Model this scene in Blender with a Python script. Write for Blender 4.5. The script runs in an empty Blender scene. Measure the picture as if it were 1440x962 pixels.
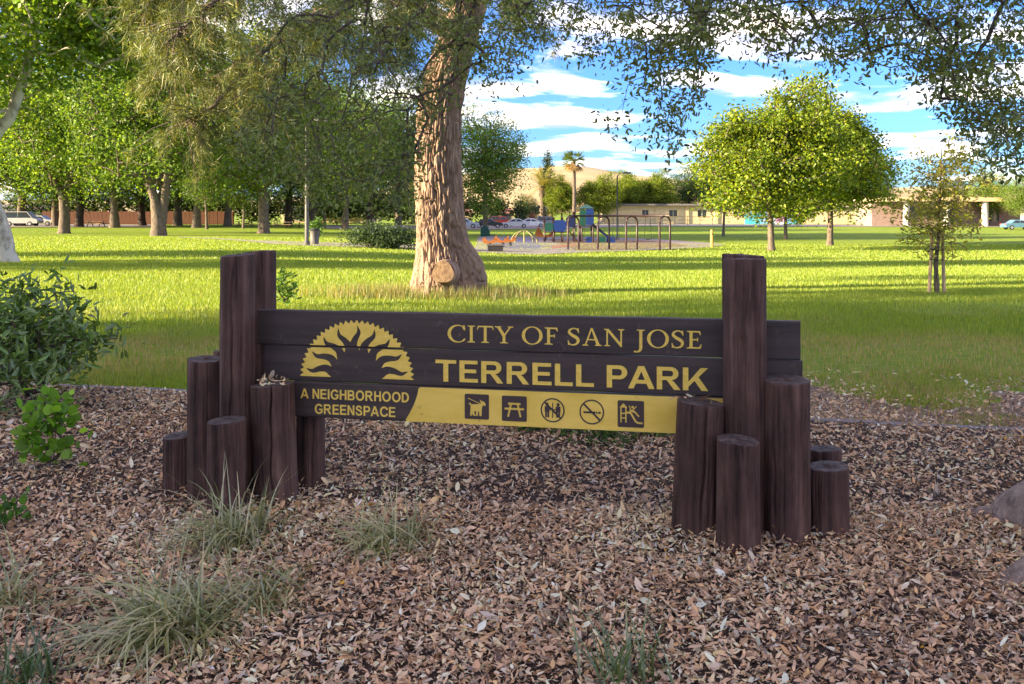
import bpy, math, random
import numpy as np
from mathutils import Vector, Matrix

random.seed(7)
RNG = np.random.default_rng(7)
scene = bpy.context.scene
COL = scene.collection
R = math.radians

# ------------------------------------------------------------------ camera
F, CX, HY, CAMH = 1280.0, 720.0, 297.0, 1.5      # focal length / centre / horizon in pixels of a 1440 px wide picture
cam_d = bpy.data.cameras.new("camera")
cam = bpy.data.objects.new("camera", cam_d)
COL.objects.link(cam)
cam.location = (0, 0, CAMH)
cam.rotation_euler = (R(90), 0, 0)
cam_d.sensor_width = 36.0
cam_d.lens = F / 1440 * 36.0
cam_d.shift_y = -(481 - HY) / 1440
cam_d.clip_start = 0.05
cam_d.clip_end = 12000
scene.camera = cam

# ------------------------------------------------------------------ sky and sun
SUN_AZ, SUN_EL = 15.0, 14.0      # sun stands left of the camera, a little behind it, low
S = Vector((-math.cos(R(SUN_AZ)) * math.cos(R(SUN_EL)), -math.sin(R(SUN_AZ)) * math.cos(R(SUN_EL)), math.sin(R(SUN_EL))))
world = bpy.data.worlds.new("World")
scene.world = world
world.use_nodes = True
wt = world.node_tree
wt.nodes.clear()
def wn(t, **k):
    n = wt.nodes.new(t)
    for a, b in k.items():
        setattr(n, a, b)
    return n
w_out = wn('ShaderNodeOutputWorld')
w_bg = wn('ShaderNodeBackground')
w_sky = wn('ShaderNodeTexSky', sky_type='NISHITA', sun_disc=False)
w_sky.sun_elevation = R(SUN_EL)
w_sky.sun_rotation = math.atan2(S.x, S.y)
w_sky.air_density = 1.0
w_sky.dust_density = 0.6
w_sky.ozone_density = 3.0
w_bg.inputs['Strength'].default_value = 0.15
# clouds: noise on the view direction projected to a flat layer
w_tc = wn('ShaderNodeTexCoord')
w_sep = wn('ShaderNodeSeparateXYZ')
wt.links.new(w_tc.outputs['Generated'], w_sep.inputs[0])
w_z = wn('ShaderNodeMath', operation='MAXIMUM'); w_z.inputs[1].default_value = 0.0
wt.links.new(w_sep.outputs['Z'], w_z.inputs[0])
w_za = wn('ShaderNodeMath', operation='ADD'); w_za.inputs[1].default_value = 0.10
wt.links.new(w_z.outputs[0], w_za.inputs[0])
w_dx = wn('ShaderNodeMath', operation='DIVIDE'); w_dy = wn('ShaderNodeMath', operation='DIVIDE')
wt.links.new(w_sep.outputs['X'], w_dx.inputs[0]); wt.links.new(w_za.outputs[0], w_dx.inputs[1])
wt.links.new(w_sep.outputs['Y'], w_dy.inputs[0]); wt.links.new(w_za.outputs[0], w_dy.inputs[1])
w_cmb = wn('ShaderNodeCombineXYZ')
wt.links.new(w_dx.outputs[0], w_cmb.inputs[0]); wt.links.new(w_dy.outputs[0], w_cmb.inputs[1])
w_cmb.inputs[2].default_value = 6.9
w_no = wn('ShaderNodeTexNoise'); w_no.inputs['Scale'].default_value = 1.15
w_no.inputs['Detail'].default_value = 7; w_no.inputs['Roughness'].default_value = 0.55
w_no.inputs['Distortion'].default_value = 0.3
wt.links.new(w_cmb.outputs[0], w_no.inputs['Vector'])
w_rp = wn('ShaderNodeValToRGB')
w_rp.color_ramp.elements[0].position = 0.475; w_rp.color_ramp.elements[1].position = 0.70
wt.links.new(w_no.outputs['Fac'], w_rp.inputs[0])
w_no2 = wn('ShaderNodeTexNoise'); w_no2.inputs['Scale'].default_value = 2.2; w_no2.inputs['Detail'].default_value = 5
wt.links.new(w_cmb.outputs[0], w_no2.inputs['Vector'])
w_cr = wn('ShaderNodeValToRGB')
w_cr.color_ramp.elements[0].position = 0.36; w_cr.color_ramp.elements[0].color = (1.05, 1.0, 1.0, 1)
w_cr.color_ramp.elements[1].position = 0.60; w_cr.color_ramp.elements[1].color = (7.2, 5.7, 3.8, 1)
wt.links.new(w_no2.outputs['Fac'], w_cr.inputs[0])
w_mul = wn('ShaderNodeMixRGB', blend_type='MULTIPLY'); w_mul.inputs[0].default_value = 1.0
w_mul.inputs[2].default_value = (0.14, 0.22, 0.40, 1)
wt.links.new(w_sky.outputs[0], w_mul.inputs[1])
w_mix = wn('ShaderNodeMixRGB')
wt.links.new(w_rp.outputs[0], w_mix.inputs[0])
wt.links.new(w_mul.outputs[0], w_mix.inputs[1])
wt.links.new(w_cr.outputs[0], w_mix.inputs[2])
wt.links.new(w_mix.outputs[0], w_bg.inputs['Color'])
wt.links.new(w_bg.outputs[0], w_out.inputs[0])

sun_d = bpy.data.lights.new("sun", 'SUN')
sun_d.energy = 3.6
sun_d.angle = R(0.6)
sun_d.color = (1.0, 0.80, 0.50)
sun = bpy.data.objects.new("sun", sun_d)
COL.objects.link(sun)
sun.rotation_euler = S.to_track_quat('Z', 'Y').to_euler()
sun.location = (-30, -10, 25)

vs = scene.view_settings
vs.view_transform = 'Standard'
vs.look = 'None'
vs.exposure = 2.78
vs.gamma = 1.0
scene.cycles.max_bounces = 5
scene.cycles.diffuse_bounces = 3
scene.cycles.glossy_bounces = 2
scene.cycles.transmission_bounces = 4
scene.cycles.use_denoising = True

# ------------------------------------------------------------------ helpers
def hgt(x, y):
    """height of the lawn: level by the sign, falling gently away"""
    x = np.asarray(x, float); y = np.asarray(y, float)
    t = np.clip((y - 9) / 51.0, 0, 1)
    s = t * t * (3 - 2 * t)
    az = x / np.maximum(y, 9.0)
    D = 0.55 + 0.65 / (1 + np.exp(-(az + 0.12) * 14))
    return -D * s
def P(px, d, py=None, z=None):
    x = (px - CX) / F * d
    if z is None:
        z = CAMH - (py - HY) / F * d
    return Vector((x, d, z))
def on_ground(px, py):
    """the spot on the ground seen at a pixel"""
    lo, hi = 1.5, 600.0
    for _ in range(60):
        m = (lo + hi) / 2
        y = HY + F * (CAMH - float(hgt((px - CX) / F * m, m))) / m
        if y > py: lo = m
        else: hi = m
    x = (px - CX) / F * lo
    return Vector((x, lo, float(hgt(x, lo))))

def vnoise(x, y, seed=0):
    x = np.asarray(x, float); y = np.asarray(y, float)
    xi = np.floor(x).astype(np.int64); yi = np.floor(y).astype(np.int64)
    fx = x - xi; fy = y - yi
    fx = fx * fx * (3 - 2 * fx); fy = fy * fy * (3 - 2 * fy)
    def h(a, b):
        n = (a * 374761393 + b * 668265263 + seed * 982451653) & 0x7fffffff
        n = ((n ^ (n >> 13)) * 1274126177) & 0x7fffffff
        n = n ^ (n >> 16)
        return (n & 0xffff) / 65535.0
    return (h(xi, yi) * (1 - fx) + h(xi + 1, yi) * fx) * (1 - fy) + (h(xi, yi + 1) * (1 - fx) + h(xi + 1, yi + 1) * fx) * fy
def fbm(x, y, seed=0, o=4):
    a, s, t = 0.5, 0.0, 0.0
    for k in range(o):
        s = s + a * vnoise(x, y, seed + k); t += a
        x = np.asarray(x) * 2.03 + 11.3; y = np.asarray(y) * 2.03 + 5.7; a *= 0.5
    return s / t
def srgb(r, g, b):
    f = lambda c: (c / 255 / 12.92) if c <= 10 else ((c / 255 + 0.055) / 1.055) ** 2.4
    return (f(r), f(g), f(b))

def tag(o, label=None, cat=None, group=None, kind=None):
    if label: o['label'] = label
    if cat: o['category'] = cat
    if group: o['group'] = group
    if kind: o['kind'] = kind
    return o
def link(name, me, mat=None, parent=None, smooth=False):
    o = bpy.data.objects.new(name, me)
    COL.objects.link(o)
    if mat and not me.materials: me.materials.append(mat)
    if parent: o.parent = parent
    if smooth and len(me.polygons):
        me.polygons.foreach_set('use_smooth', np.ones(len(me.polygons), bool))
    return o
def empty(name, loc, rz=0.0):
    o = bpy.data.objects.new(name, None)
    o.empty_display_size = 0.2
    COL.objects.link(o)
    o.location = loc
    o.rotation_euler = (0, 0, rz)
    return o
def mesh_np(name, V, Fa, col=None):
    """mesh from arrays; Fa (m,k) with one face size"""
    me = bpy.data.meshes.new(name)
    V = np.asarray(V, np.float32); Fa = np.asarray(Fa, np.int32)
    n, m, k = len(V), len(Fa), Fa.shape[1]
    me.vertices.add(n); me.vertices.foreach_set('co', V.ravel())
    me.loops.add(m * k); me.loops.foreach_set('vertex_index', Fa.ravel())
    me.polygons.add(m)
    me.polygons.foreach_set('loop_start', np.arange(0, m * k, k, dtype=np.int32))
    if col is not None:
        a = me.attributes.new('col', 'FLOAT_COLOR', 'POINT')
        c = np.ones((n, 4), np.float32); c[:, :3] = col
        a.data.foreach_set('color', c.ravel())
    me.update(calc_edges=True)
    return me
def rotmats(rx, ry, rz):
    cx, sx, cy, sy, cz, sz = np.cos(rx), np.sin(rx), np.cos(ry), np.sin(ry), np.cos(rz), np.sin(rz)
    M = np.empty((len(rx), 3, 3))
    M[:, 0, 0] = cz * cy; M[:, 0, 1] = cz * sy * sx - sz * cx; M[:, 0, 2] = cz * sy * cx + sz * sx
    M[:, 1, 0] = sz * cy; M[:, 1, 1] = sz * sy * sx + cz * cx; M[:, 1, 2] = sz * sy * cx - cz * sx
    M[:, 2, 0] = -sy; M[:, 2, 1] = cy * sx; M[:, 2, 2] = cy * cx
    return M
def scatter(name, tv, tf, pos, M, sc, col):
    """many copies of a little template in one mesh"""
    tv = np.asarray(tv, float); tf = np.asarray(tf, int)
    N, k = len(pos), len(tv)
    sc = np.asarray(sc, float)
    if sc.ndim == 1: sc = np.repeat(sc[:, None], 3, 1)
    V = np.einsum('nij,nkj->nki', M, tv[None] * sc[:, None, :]) + np.asarray(pos)[:, None, :]
    Fa = (tf[None] + (np.arange(N) * k)[:, None, None]).reshape(-1, tf.shape[1])
    return mesh_np(name, V.reshape(-1, 3), Fa, np.repeat(col, k, 0))

class MB:
    """collects boxes, tubes, quads into one mesh"""
    def __init__(s): s.v = []; s.f = []
    def add(s, vs, fs):
        o = len(s.v); s.v += [tuple(v) for v in vs]; s.f += [tuple(i + o for i in f) for f in fs]
        return s
    def box(s, c, sz, rz=0.0):
        hx, hy, hz = sz[0] / 2, sz[1] / 2, sz[2] / 2
        ca, sa = math.cos(rz), math.sin(rz)
        vs = []
        for z in (-hz, hz):
            for x, y in ((-hx, -hy), (hx, -hy), (hx, hy), (-hx, hy)):
                vs.append((c[0] + x * ca - y * sa, c[1] + x * sa + y * ca, c[2] + z))
        return s.add(vs, [(3, 2, 1, 0), (4, 5, 6, 7), (0, 1, 5, 4), (1, 2, 6, 5), (2, 3, 7, 6), (3, 0, 4, 7)])
    def tube(s, pts, rad, n=8, cap=True):
        pts = [Vector(p) for p in pts]
        if not isinstance(rad, (list, tuple)): rad = [rad] * len(pts)
        vs, fs = [], []
        up = Vector((0.31, 0.17, 1)).normalized()
        for i, p in enumerate(pts):
            t = (pts[min(i + 1, len(pts) - 1)] - pts[max(i - 1, 0)]).normalized()
            a = t.cross(up)
            if a.length < 1e-3: a = t.cross(Vector((1, 0, 0)))
            a.normalize(); b = t.cross(a)
            for j in range(n):
                th = 2 * math.pi * j / n
                vs.append(p + (a * math.cos(th) + b * math.sin(th)) * rad[i])
        for i in range(len(pts) - 1):
            for j in range(n):
                k = (j + 1) % n
                fs.append((i * n + j, i * n + k, (i + 1) * n + k, (i + 1) * n + j))
        if cap:
            fs.append(tuple(range(n))); fs.append(tuple(range((len(pts) - 1) * n + n - 1, (len(pts) - 1) * n - 1, -1)))
        return s.add(vs, fs)
    def prism(s, poly, y0, y1):
        """outline in xz pushed from y0 to y1"""
        n = len(poly)
        vs = [(x, y0, z) for x, z in poly] + [(x, y1, z) for x, z in poly]
        fs = [tuple(range(n)), tuple(range(2 * n - 1, n - 1, -1))] + [(i, i + n, (i + 1) % n + n, (i + 1) % n) for i in range(n)]
        return s.add(vs, fs)
    def mesh(s, name):
        me = bpy.data.meshes.new(name); me.from_pydata(s.v, [], s.f); me.update()
        return me
    def build(s, name, mat, parent=None, smooth=False):
        return link(name, s.mesh(name), mat, parent, smooth)
def copy_tree(o, parent=None):
    c = o.copy(); COL.objects.link(c); c.parent = parent
    for ch in list(o.children): copy_tree(ch, c)
    return c

# ------------------------------------------------------------------ materials
def new_mat(name):
    m = bpy.data.materials.new(name); m.use_nodes = True
    nt = m.node_tree; nt.nodes.clear()
    return m, nt, nt.nodes.new('ShaderNodeOutputMaterial')
def surf(name, c1, c2, scale=8.0, rough=0.8, bump=0.0, stretch=(1, 1, 1), detail=6, spec=0.3, bscale=None, lo=0.35, hi=0.65, metal=0.0, bdist=0.02):
    m, nt, out = new_mat(name)
    p = nt.nodes.new('ShaderNodeBsdfPrincipled')
    tc = nt.nodes.new('ShaderNodeTexCoord'); mp = nt.nodes.new('ShaderNodeMapping')
    mp.inputs['Scale'].default_value = stretch
    nt.links.new(tc.outputs['Object'], mp.inputs[0])
    no = nt.nodes.new('ShaderNodeTexNoise'); no.inputs['Scale'].default_value = scale; no.inputs['Detail'].default_value = detail
    no.inputs['Roughness'].default_value = 0.6
    nt.links.new(mp.outputs[0], no.inputs['Vector'])
    rp = nt.nodes.new('ShaderNodeValToRGB')
    rp.color_ramp.elements[0].position = lo; rp.color_ramp.elements[0].color = (*c1, 1)
    rp.color_ramp.elements[1].position = hi; rp.color_ramp.elements[1].color = (*c2, 1)
    nt.links.new(no.outputs['Fac'], rp.inputs[0])
    nt.links.new(rp.outputs[0], p.inputs['Base Color'])
    p.inputs['Roughness'].default_value = rough
    p.inputs['Specular IOR Level'].default_value = spec
    p.inputs['Metallic'].default_value = metal
    if bump:
        nb = nt.nodes.new('ShaderNodeTexNoise'); nb.inputs['Scale'].default_value = bscale or scale * 2; nb.inputs['Detail'].default_value = 6
        nt.links.new(mp.outputs[0], nb.inputs['Vector'])
        bp = nt.nodes.new('ShaderNodeBump'); bp.inputs['Strength'].default_value = bump; bp.inputs['Distance'].default_value = bdist
        nt.links.new(nb.outputs['Fac'], bp.inputs['Height']); nt.links.new(bp.outputs[0], p.inputs['Normal'])
    nt.links.new(p.outputs[0], out.inputs[0])
    return m
def leafmat(name, trans=0.4, rough=0.5, gloss=0.06, tint=(1, 1, 1), ttint=(1.25, 1.15, 0.5)):
    """colour comes from the leaf's own attribute; light passes through it"""
    m, nt, out = new_mat(name)
    at = nt.nodes.new('ShaderNodeAttribute'); at.attribute_name = 'col'
    mu = nt.nodes.new('ShaderNodeMixRGB'); mu.blend_type = 'MULTIPLY'; mu.inputs[0].default_value = 1; mu.inputs[2].default_value = (*tint, 1)
    nt.links.new(at.outputs['Color'], mu.inputs[1])
    mt = nt.nodes.new('ShaderNodeMixRGB'); mt.blend_type = 'MULTIPLY'; mt.inputs[0].default_value = 1; mt.inputs[2].default_value = (*ttint, 1)
    nt.links.new(mu.outputs[0], mt.inputs[1])
    d = nt.nodes.new('ShaderNodeBsdfDiffuse'); t = nt.nodes.new('ShaderNodeBsdfTranslucent'); g = nt.nodes.new('ShaderNodeBsdfGlossy')
    g.inputs['Roughness'].default_value = rough; g.inputs['Color'].default_value = (1, 1, 1, 1)
    nt.links.new(mu.outputs[0], d.inputs[0]); nt.links.new(mt.outputs[0], t.inputs[0])
    a = nt.nodes.new('ShaderNodeMixShader'); a.inputs[0].default_value = trans
    nt.links.new(d.outputs[0], a.inputs[1]); nt.links.new(t.outputs[0], a.inputs[2])
    last = a
    if gloss:
        b = nt.nodes.new('ShaderNodeMixShader'); b.inputs[0].default_value = gloss
        nt.links.new(a.outputs[0], b.inputs[1]); nt.links.new(g.outputs[0], b.inputs[2]); last = b
    nt.links.new(last.outputs[0], out.inputs[0])
    return m

M = {}
M['leaf'] = leafmat('broad_leaf', 0.5, 0.5, 0.02)
M['oakleaf'] = leafmat('oak_leaf', 0.38, 0.4, 0.04)
M['laurel'] = leafmat('laurel_leaf', 0.25, 0.35, 0.07)
M['needle'] = leafmat('pine_needle', 0.3, 0.5, 0.04)
M['litter'] = leafmat('dry_leaf', 0.08, 0.6, 0.03, ttint=(1.1, 0.9, 0.7))
M['blade'] = leafmat('grass_blade', 0.45, 0.5, 0.03, ttint=(1.25, 1.15, 0.4))
M['clump'] = leafmat('tussock_blade', 0.3, 0.4, 0.08, ttint=(1.1, 1.1, 0.7))
M['bark'] = surf('grey_bark', (0.075, 0.055, 0.042), (0.20, 0.155, 0.12), 5, 0.9, 0.8, (3, 3, 0.7), bdist=0.05)
M['bark_dark'] = surf('dark_bark', (0.035, 0.024, 0.018), (0.10, 0.065, 0.05), 5, 0.9, 0.8, (3, 3, 0.7), bdist=0.05)
M['bark_pale'] = surf('pale_plane_bark', (0.22, 0.19, 0.14), (0.52, 0.49, 0.41), 2.6, 0.8, 0.2, (1.2, 1.2, 0.7), lo=0.38, hi=0.55)
M['bark_pine'] = surf('pine_bark', (0.14, 0.092, 0.068), (0.37, 0.26, 0.195), 7, 0.9, 0.7, (1, 1, 0.35), bdist=0.03, lo=0.3, hi=0.7)
M['bark_oak'] = surf('oak_bark', (0.13, 0.095, 0.075), (0.34, 0.26, 0.21), 14, 0.95, 1.0, (1, 1, 0.5), bdist=.04)
M['cutwood'] = surf('sawn_wood', (0.16, 0.10, 0.06), (0.30, 0.20, 0.12), 14, 0.9, .5)
M['twig'] = surf('twig', (0.06, 0.045, 0.035), (0.12, 0.09, 0.07), 9, 0.9)
M['stake'] = surf('stake_wood', (0.32, 0.21, 0.12), (0.46, 0.33, 0.2), 12, 0.8, 0.2, (4, 4, 0.5))
M['concrete'] = surf('concrete', (0.24, 0.205, 0.195), (0.33, 0.285, 0.27), 3, 0.9, 0.2)
M['asphalt'] = surf('asphalt', (0.10, 0.09, 0.09), (0.16, 0.145, 0.14), 3, 0.9)
M['kerb'] = surf('weathered_timber_edging', (0.12, 0.10, 0.09), (0.24, 0.205, 0.19), 9, 0.85, 0.4, (0.5, 4, 4))
M['black'] = surf('black_metal', (0.02, 0.017, 0.017), (0.035, 0.03, 0.03), 3, 0.4)

def plain(name, c, rough=0.6, var=0.12, scale=6, metal=0.0, spec=0.4, bump=0.0):
    return surf(name, tuple(x * (1 - var) for x in c), tuple(min(1, x * (1 + var)) for x in c), scale, rough, bump, spec=spec, metal=metal)

# stained log: dark brown, vertical grain, worn pale streaks
def logmat():
    m, nt, out = new_mat('stained_log')
    p = nt.nodes.new('ShaderNodeBsdfPrincipled')
    tc = nt.nodes.new('ShaderNodeTexCoord')
    def noise(scale, st, det=6):
        mp = nt.nodes.new('ShaderNodeMapping'); mp.inputs['Scale'].default_value = st
        nt.links.new(tc.outputs['Object'], mp.inputs[0])
        no = nt.nodes.new('ShaderNodeTexNoise'); no.inputs['Scale'].default_value = scale; no.inputs['Detail'].default_value = det
        no.inputs['Roughness'].default_value = 0.65
        nt.links.new(mp.outputs[0], no.inputs['Vector'])
        return no
    g = noise(26, (1, 1, 0.045)); b = noise(5, (1, 1, 0.5)); f = noise(90, (1, 1, 0.03), 3)
    rp = nt.nodes.new('ShaderNodeValToRGB')
    e = rp.color_ramp.elements
    e[0].position = 0.36; e[0].color = (0.012, 0.006, 0.005, 1)
    e[1].position = 0.68; e[1].color = (0.20, 0.115, 0.092, 1)
    n = e.new(0.52); n.color = (0.092, 0.048, 0.039, 1)
    ad = nt.nodes.new('ShaderNodeMixRGB'); ad.blend_type = 'MIX'; ad.inputs[0].default_value = 0.45
    nt.links.new(g.outputs['Fac'], ad.inputs[1]); nt.links.new(b.outputs['Fac'], ad.inputs[2])
    nt.links.new(ad.outputs[0], rp.inputs[0])
    ge = nt.nodes.new('ShaderNodeNewGeometry'); sx = nt.nodes.new('ShaderNodeSeparateXYZ'); nt.links.new(ge.outputs['True Normal'], sx.inputs[0])
    mr = nt.nodes.new('ShaderNodeMapRange'); mr.inputs['From Min'].default_value = .75; mr.inputs['From Max'].default_value = .95; nt.links.new(sx.outputs['Z'], mr.inputs['Value'])
    eg = noise(30, (1, 1, 1), 5); er = nt.nodes.new('ShaderNodeValToRGB'); q = er.color_ramp.elements
    q[0].position = .35; q[0].color = (.030, .022, .020, 1); q[1].position = .68; q[1].color = (.16, .125, .11, 1)
    nt.links.new(eg.outputs['Fac'], er.inputs[0])
    em = nt.nodes.new('ShaderNodeMixRGB'); nt.links.new(mr.outputs[0], em.inputs[0]); nt.links.new(rp.outputs[0], em.inputs[1]); nt.links.new(er.outputs[0], em.inputs[2])
    nt.links.new(em.outputs[0], p.inputs['Base Color'])
    p.inputs['Roughness'].default_value = 0.68; p.inputs['Specular IOR Level'].default_value = 0.25
    bp = nt.nodes.new('ShaderNodeBump'); bp.inputs['Strength'].default_value = 0.9; bp.inputs['Distance'].default_value = 0.010
    nt.links.new(f.outputs['Fac'], bp.inputs['Height']); nt.links.new(bp.outputs[0], p.inputs['Normal'])
    nt.links.new(p.outputs[0], out.inputs[0])
    return m
M['log'] = logmat()
M['plank'] = surf('brown_painted_plank', (0.036, 0.024, 0.022), (0.066, 0.046, 0.042), 16, 0.55, 0.35, (0.08, 1, 1), spec=0.4, bscale=30, bdist=0.004)
M['yellow'] = surf('yellow_sign_paint', (0.72, 0.49, 0.075), (0.84, 0.60, 0.13), 12, 0.5, 0.15, (0.4, 1, 1), bdist=0.003)
def worn(m, c, scale, lo, hi, amt):
    """specks where the paint has come off"""
    nt = m.node_tree; p = next(n for n in nt.nodes if n.type == 'BSDF_PRINCIPLED'); src = p.inputs['Base Color'].links[0].from_socket
    tc = nt.nodes.new('ShaderNodeTexCoord'); no = nt.nodes.new('ShaderNodeTexNoise'); no.inputs['Scale'].default_value = scale; no.inputs['Detail'].default_value = 8; no.inputs['Roughness'].default_value = .7
    nt.links.new(tc.outputs['Object'], no.inputs['Vector']); rp = nt.nodes.new('ShaderNodeValToRGB'); e = rp.color_ramp.elements
    e[0].position = lo; e[0].color = (0, 0, 0, 1); e[1].position = hi; e[1].color = (amt, amt, amt, 1); nt.links.new(no.outputs['Fac'], rp.inputs[0])
    mx = nt.nodes.new('ShaderNodeMixRGB'); mx.inputs[2].default_value = (*c, 1); nt.links.new(rp.outputs[0], mx.inputs[0]); nt.links.new(src, mx.inputs[1]); nt.links.new(mx.outputs[0], p.inputs['Base Color'])
worn(M['yellow'], (.12, .075, .04), 9, .62, .70, .75)
worn(M['plank'], (.16, .12, .10), 22, .60, .72, .55)
M['signbrown'] = surf('brown_sign_paint', (0.05, 0.033, 0.032), (0.075, 0.05, 0.048), 14, 0.5)

# lawn: green with dry and bare patches (colours that are really in the turf)
def lawnmat():
    m, nt, out = new_mat('lawn_turf')
    p = nt.nodes.new('ShaderNodeBsdfPrincipled')
    tc = nt.nodes.new('ShaderNodeTexCoord')
    def noise(scale, det=5):
        no = nt.nodes.new('ShaderNodeTexNoise'); no.inputs['Scale'].default_value = scale; no.inputs['Detail'].default_value = det
        nt.links.new(tc.outputs['Object'], no.inputs['Vector']); return no
    n1 = noise(0.6, 6); n2 = noise(7.0, 6); n3 = noise(40, 4)
    r1 = nt.nodes.new('ShaderNodeValToRGB'); e = r1.color_ramp.elements
    e[0].position = 0.3; e[0].color = (0.155, 0.245, 0.026, 1); e[1].position = 0.7; e[1].color = (0.25, 0.325, 0.034, 1)
    nt.links.new(n2.outputs['Fac'], r1.inputs[0])
    r2 = nt.nodes.new('ShaderNodeValToRGB'); e = r2.color_ramp.elements
    e[0].position = 0.58; e[0].color = (0, 0, 0, 1); e[1].position = 0.75; e[1].color = (0.7, 0.7, 0.7, 1)
    nt.links.new(n1.outputs['Fac'], r2.inputs[0])
    mx = nt.nodes.new('ShaderNodeMixRGB'); mx.inputs[2].default_value = (0.32, 0.24, 0.12, 1)
    nt.links.new(r2.outputs[0], mx.inputs[0]); nt.links.new(r1.outputs[0], mx.inputs[1])
    nt.links.new(mx.outputs[0], p.inputs['Base Color'])
    p.inputs['Roughness'].default_value = 0.9; p.inputs['Specular IOR Level'].default_value = 0.1
    bp = nt.nodes.new('ShaderNodeBump'); bp.inputs['Strength'].default_value = 1.0; bp.inputs['Distance'].default_value = 0.06
    nt.links.new(n3.outputs['Fac'], bp.inputs['Height']); nt.links.new(bp.outputs[0], p.inputs['Normal'])
    nt.links.new(p.outputs[0], out.inputs[0])
    return m
M['lawn'] = lawnmat()
M['soil'] = surf('dark_mulch_soil', (0.02, 0.013, 0.010), (0.07, 0.045, 0.033), 18, 0.95, 0.9, lo=0.3, hi=0.7)

# ------------------------------------------------------------------ ground
KA, KB = Vector((-3.3, 7.62, 0)), Vector((2.94, 6.27, 0))      # timber edging between bed and lawn
def kerb_y(x):
    return KA.y + (np.asarray(x, float) - KA.x) * (KB.y - KA.y) / (KB.x - KA.x)
def bed_h(x, y):
    """relief of the leaf-strewn bed"""
    return 0.055 * (fbm(np.asarray(x) * 1.1 + 3, np.asarray(y) * 1.1, 5, 3) - 0.5) + 0.02 * (fbm(np.asarray(x) * 5, np.asarray(y) * 5, 9, 2) - 0.5)

ys = np.concatenate([np.linspace(-60, 0, 16), np.linspace(1, 70, 110), np.geomspace(72, 9000, 60)])
us = np.linspace(-1, 1, 141)
gx, gy = [], []
V = []
for y in ys:
    w = 60 + abs(y) * 1.6
    x = np.sign(us) * np.abs(us) ** 1.3 * w
    z = hgt(x, np.full_like(x, y)) - 0.03
    V.append(np.stack([x, np.full_like(x, y), z], 1))
V = np.concatenate(V)
nu = len(us)
ii, jj = np.meshgrid(np.arange(len(ys) - 1), np.arange(nu - 1), indexing='ij')
q = (ii * nu + jj).ravel()
tag(link('lawn', mesh_np('lawn', V, np.stack([q, q + 1, q + nu + 1, q + nu], 1)), M['lawn'], smooth=True), kind='structure')

xs = np.linspace(-9, 9, 150); vs_ = np.linspace(0, 1, 90)
V = []
for v in vs_:
    ky = kerb_y(xs) - 0.02
    y = -5 + (ky + 5) * v
    V.append(np.stack([xs, y, 0.012 + bed_h(xs, y) * np.clip((ky - y) / 0.5, 0, 1)], 1))
V = np.concatenate(V); nu = len(xs)
ii, jj = np.meshgrid(np.arange(len(vs_) - 1), np.arange(nu - 1), indexing='ij'); q = (ii * nu + jj).ravel()
tag(link('mulch_bed', mesh_np('mulch_bed', V, np.stack([q, q + 1, q + nu + 1, q + nu], 1)), M['soil'], smooth=True), kind='structure')

# worn bare earth past the edging, right of the sign
bx_ = np.arange(.9, 7, .07); by_ = np.arange(5.4, 10, .07); BX, BY = np.meshgrid(bx_, by_)
mk = (BY > kerb_y(BX) + .09) & (fbm(BX * .9, BY * .9, 33, 3) * np.clip(1.35 - (BY - kerb_y(BX)) / 2.0, 0, 1) + .10 * (vnoise(BX * 6, BY * 6, 3) - .5) > .36)
jx = BX + .03 * (vnoise(BX * 9, BY * 9, 5) - .5); jy = BY + .03 * (vnoise(BX * 9 + 40, BY * 9, 6) - .5)
V = np.stack([jx, jy, hgt(BX, BY) - .026 + .008 * fbm(BX * 5, BY * 5, 8, 2)], -1).reshape(-1, 3); nu = len(bx_)
ii, jj = np.nonzero(mk[:-1, :-1] & mk[1:, :-1] & mk[:-1, 1:] & mk[1:, 1:]); q = ii * nu + jj
M['earth'] = surf('worn_earth', (.10, .07, .05), (.26, .185, .125), 9, .95, .8)
tag(link('bare_ground', mesh_np('bare_ground', V, np.stack([q, q + 1, q + nu + 1, q + nu], 1)), M['earth'], smooth=True), kind='structure')
kd = (KB - KA).normalized(); ka = math.atan2(kd.y, kd.x)
kerb_root = empty('edging', (0, 0, 0)); tag(kerb_root, kind='structure')
for i in range(-2, 5):                       # timber header boards end to end
    c = KA + kd * (2.0 * i + 1.0) + Vector((0, 0.035, -.045))
    MB().box((0, 0, 0.0), (1.99, 0.085, 0.13)).build('board', M['kerb'], kerb_root)
    b = kerb_root.children[-1]; b.location = c; b.rotation_euler = (0, random.uniform(-0.004, 0.004), ka + random.uniform(-0.006, 0.006))

# path and playground paving, road
def sheet(name, pts_px, mat, lift, sub=24, kind='structure', parent=None):
    """ground-hugging sheet over a quad-like strip: pts_px = list of (near px, near py, far px, far py) stations"""
    V, Fs = [], []
    rows = 4
    for s in pts_px:
        a = on_ground(s[0], s[1]); b = on_ground(s[2], s[3])
        for k in range(rows + 1):
            p = a.lerp(b, k / rows); V.append((p.x, p.y, float(hgt(p.x, p.y)) + lift))
    for i in range(len(pts_px) - 1):
        for k in range(rows):
            a = i * (rows + 1) + k; Fs.append((a, a + rows + 1, a + rows + 2, a + 1))
    me = bpy.data.meshes.new(name); me.from_pydata(V, [], Fs); me.update()
    return tag(link(name, me, mat, parent), kind=kind)
sheet('path', [(250, 334, 250, 333), (300, 336, 300, 334.4), (350, 340, 350, 337.5), (380, 343, 390, 339), (440, 346, 450, 340.5), (480, 347, 490, 341), (560, 349.5, 560, 342.5), (640, 352.5, 640, 345), (690, 356, 690, 349)], M['concrete'], 0.012)
M['pave'] = surf('pinkish_play_paving', (0.20, 0.165, 0.17), (0.27, 0.225, 0.23), 1.5, 0.9)
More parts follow.
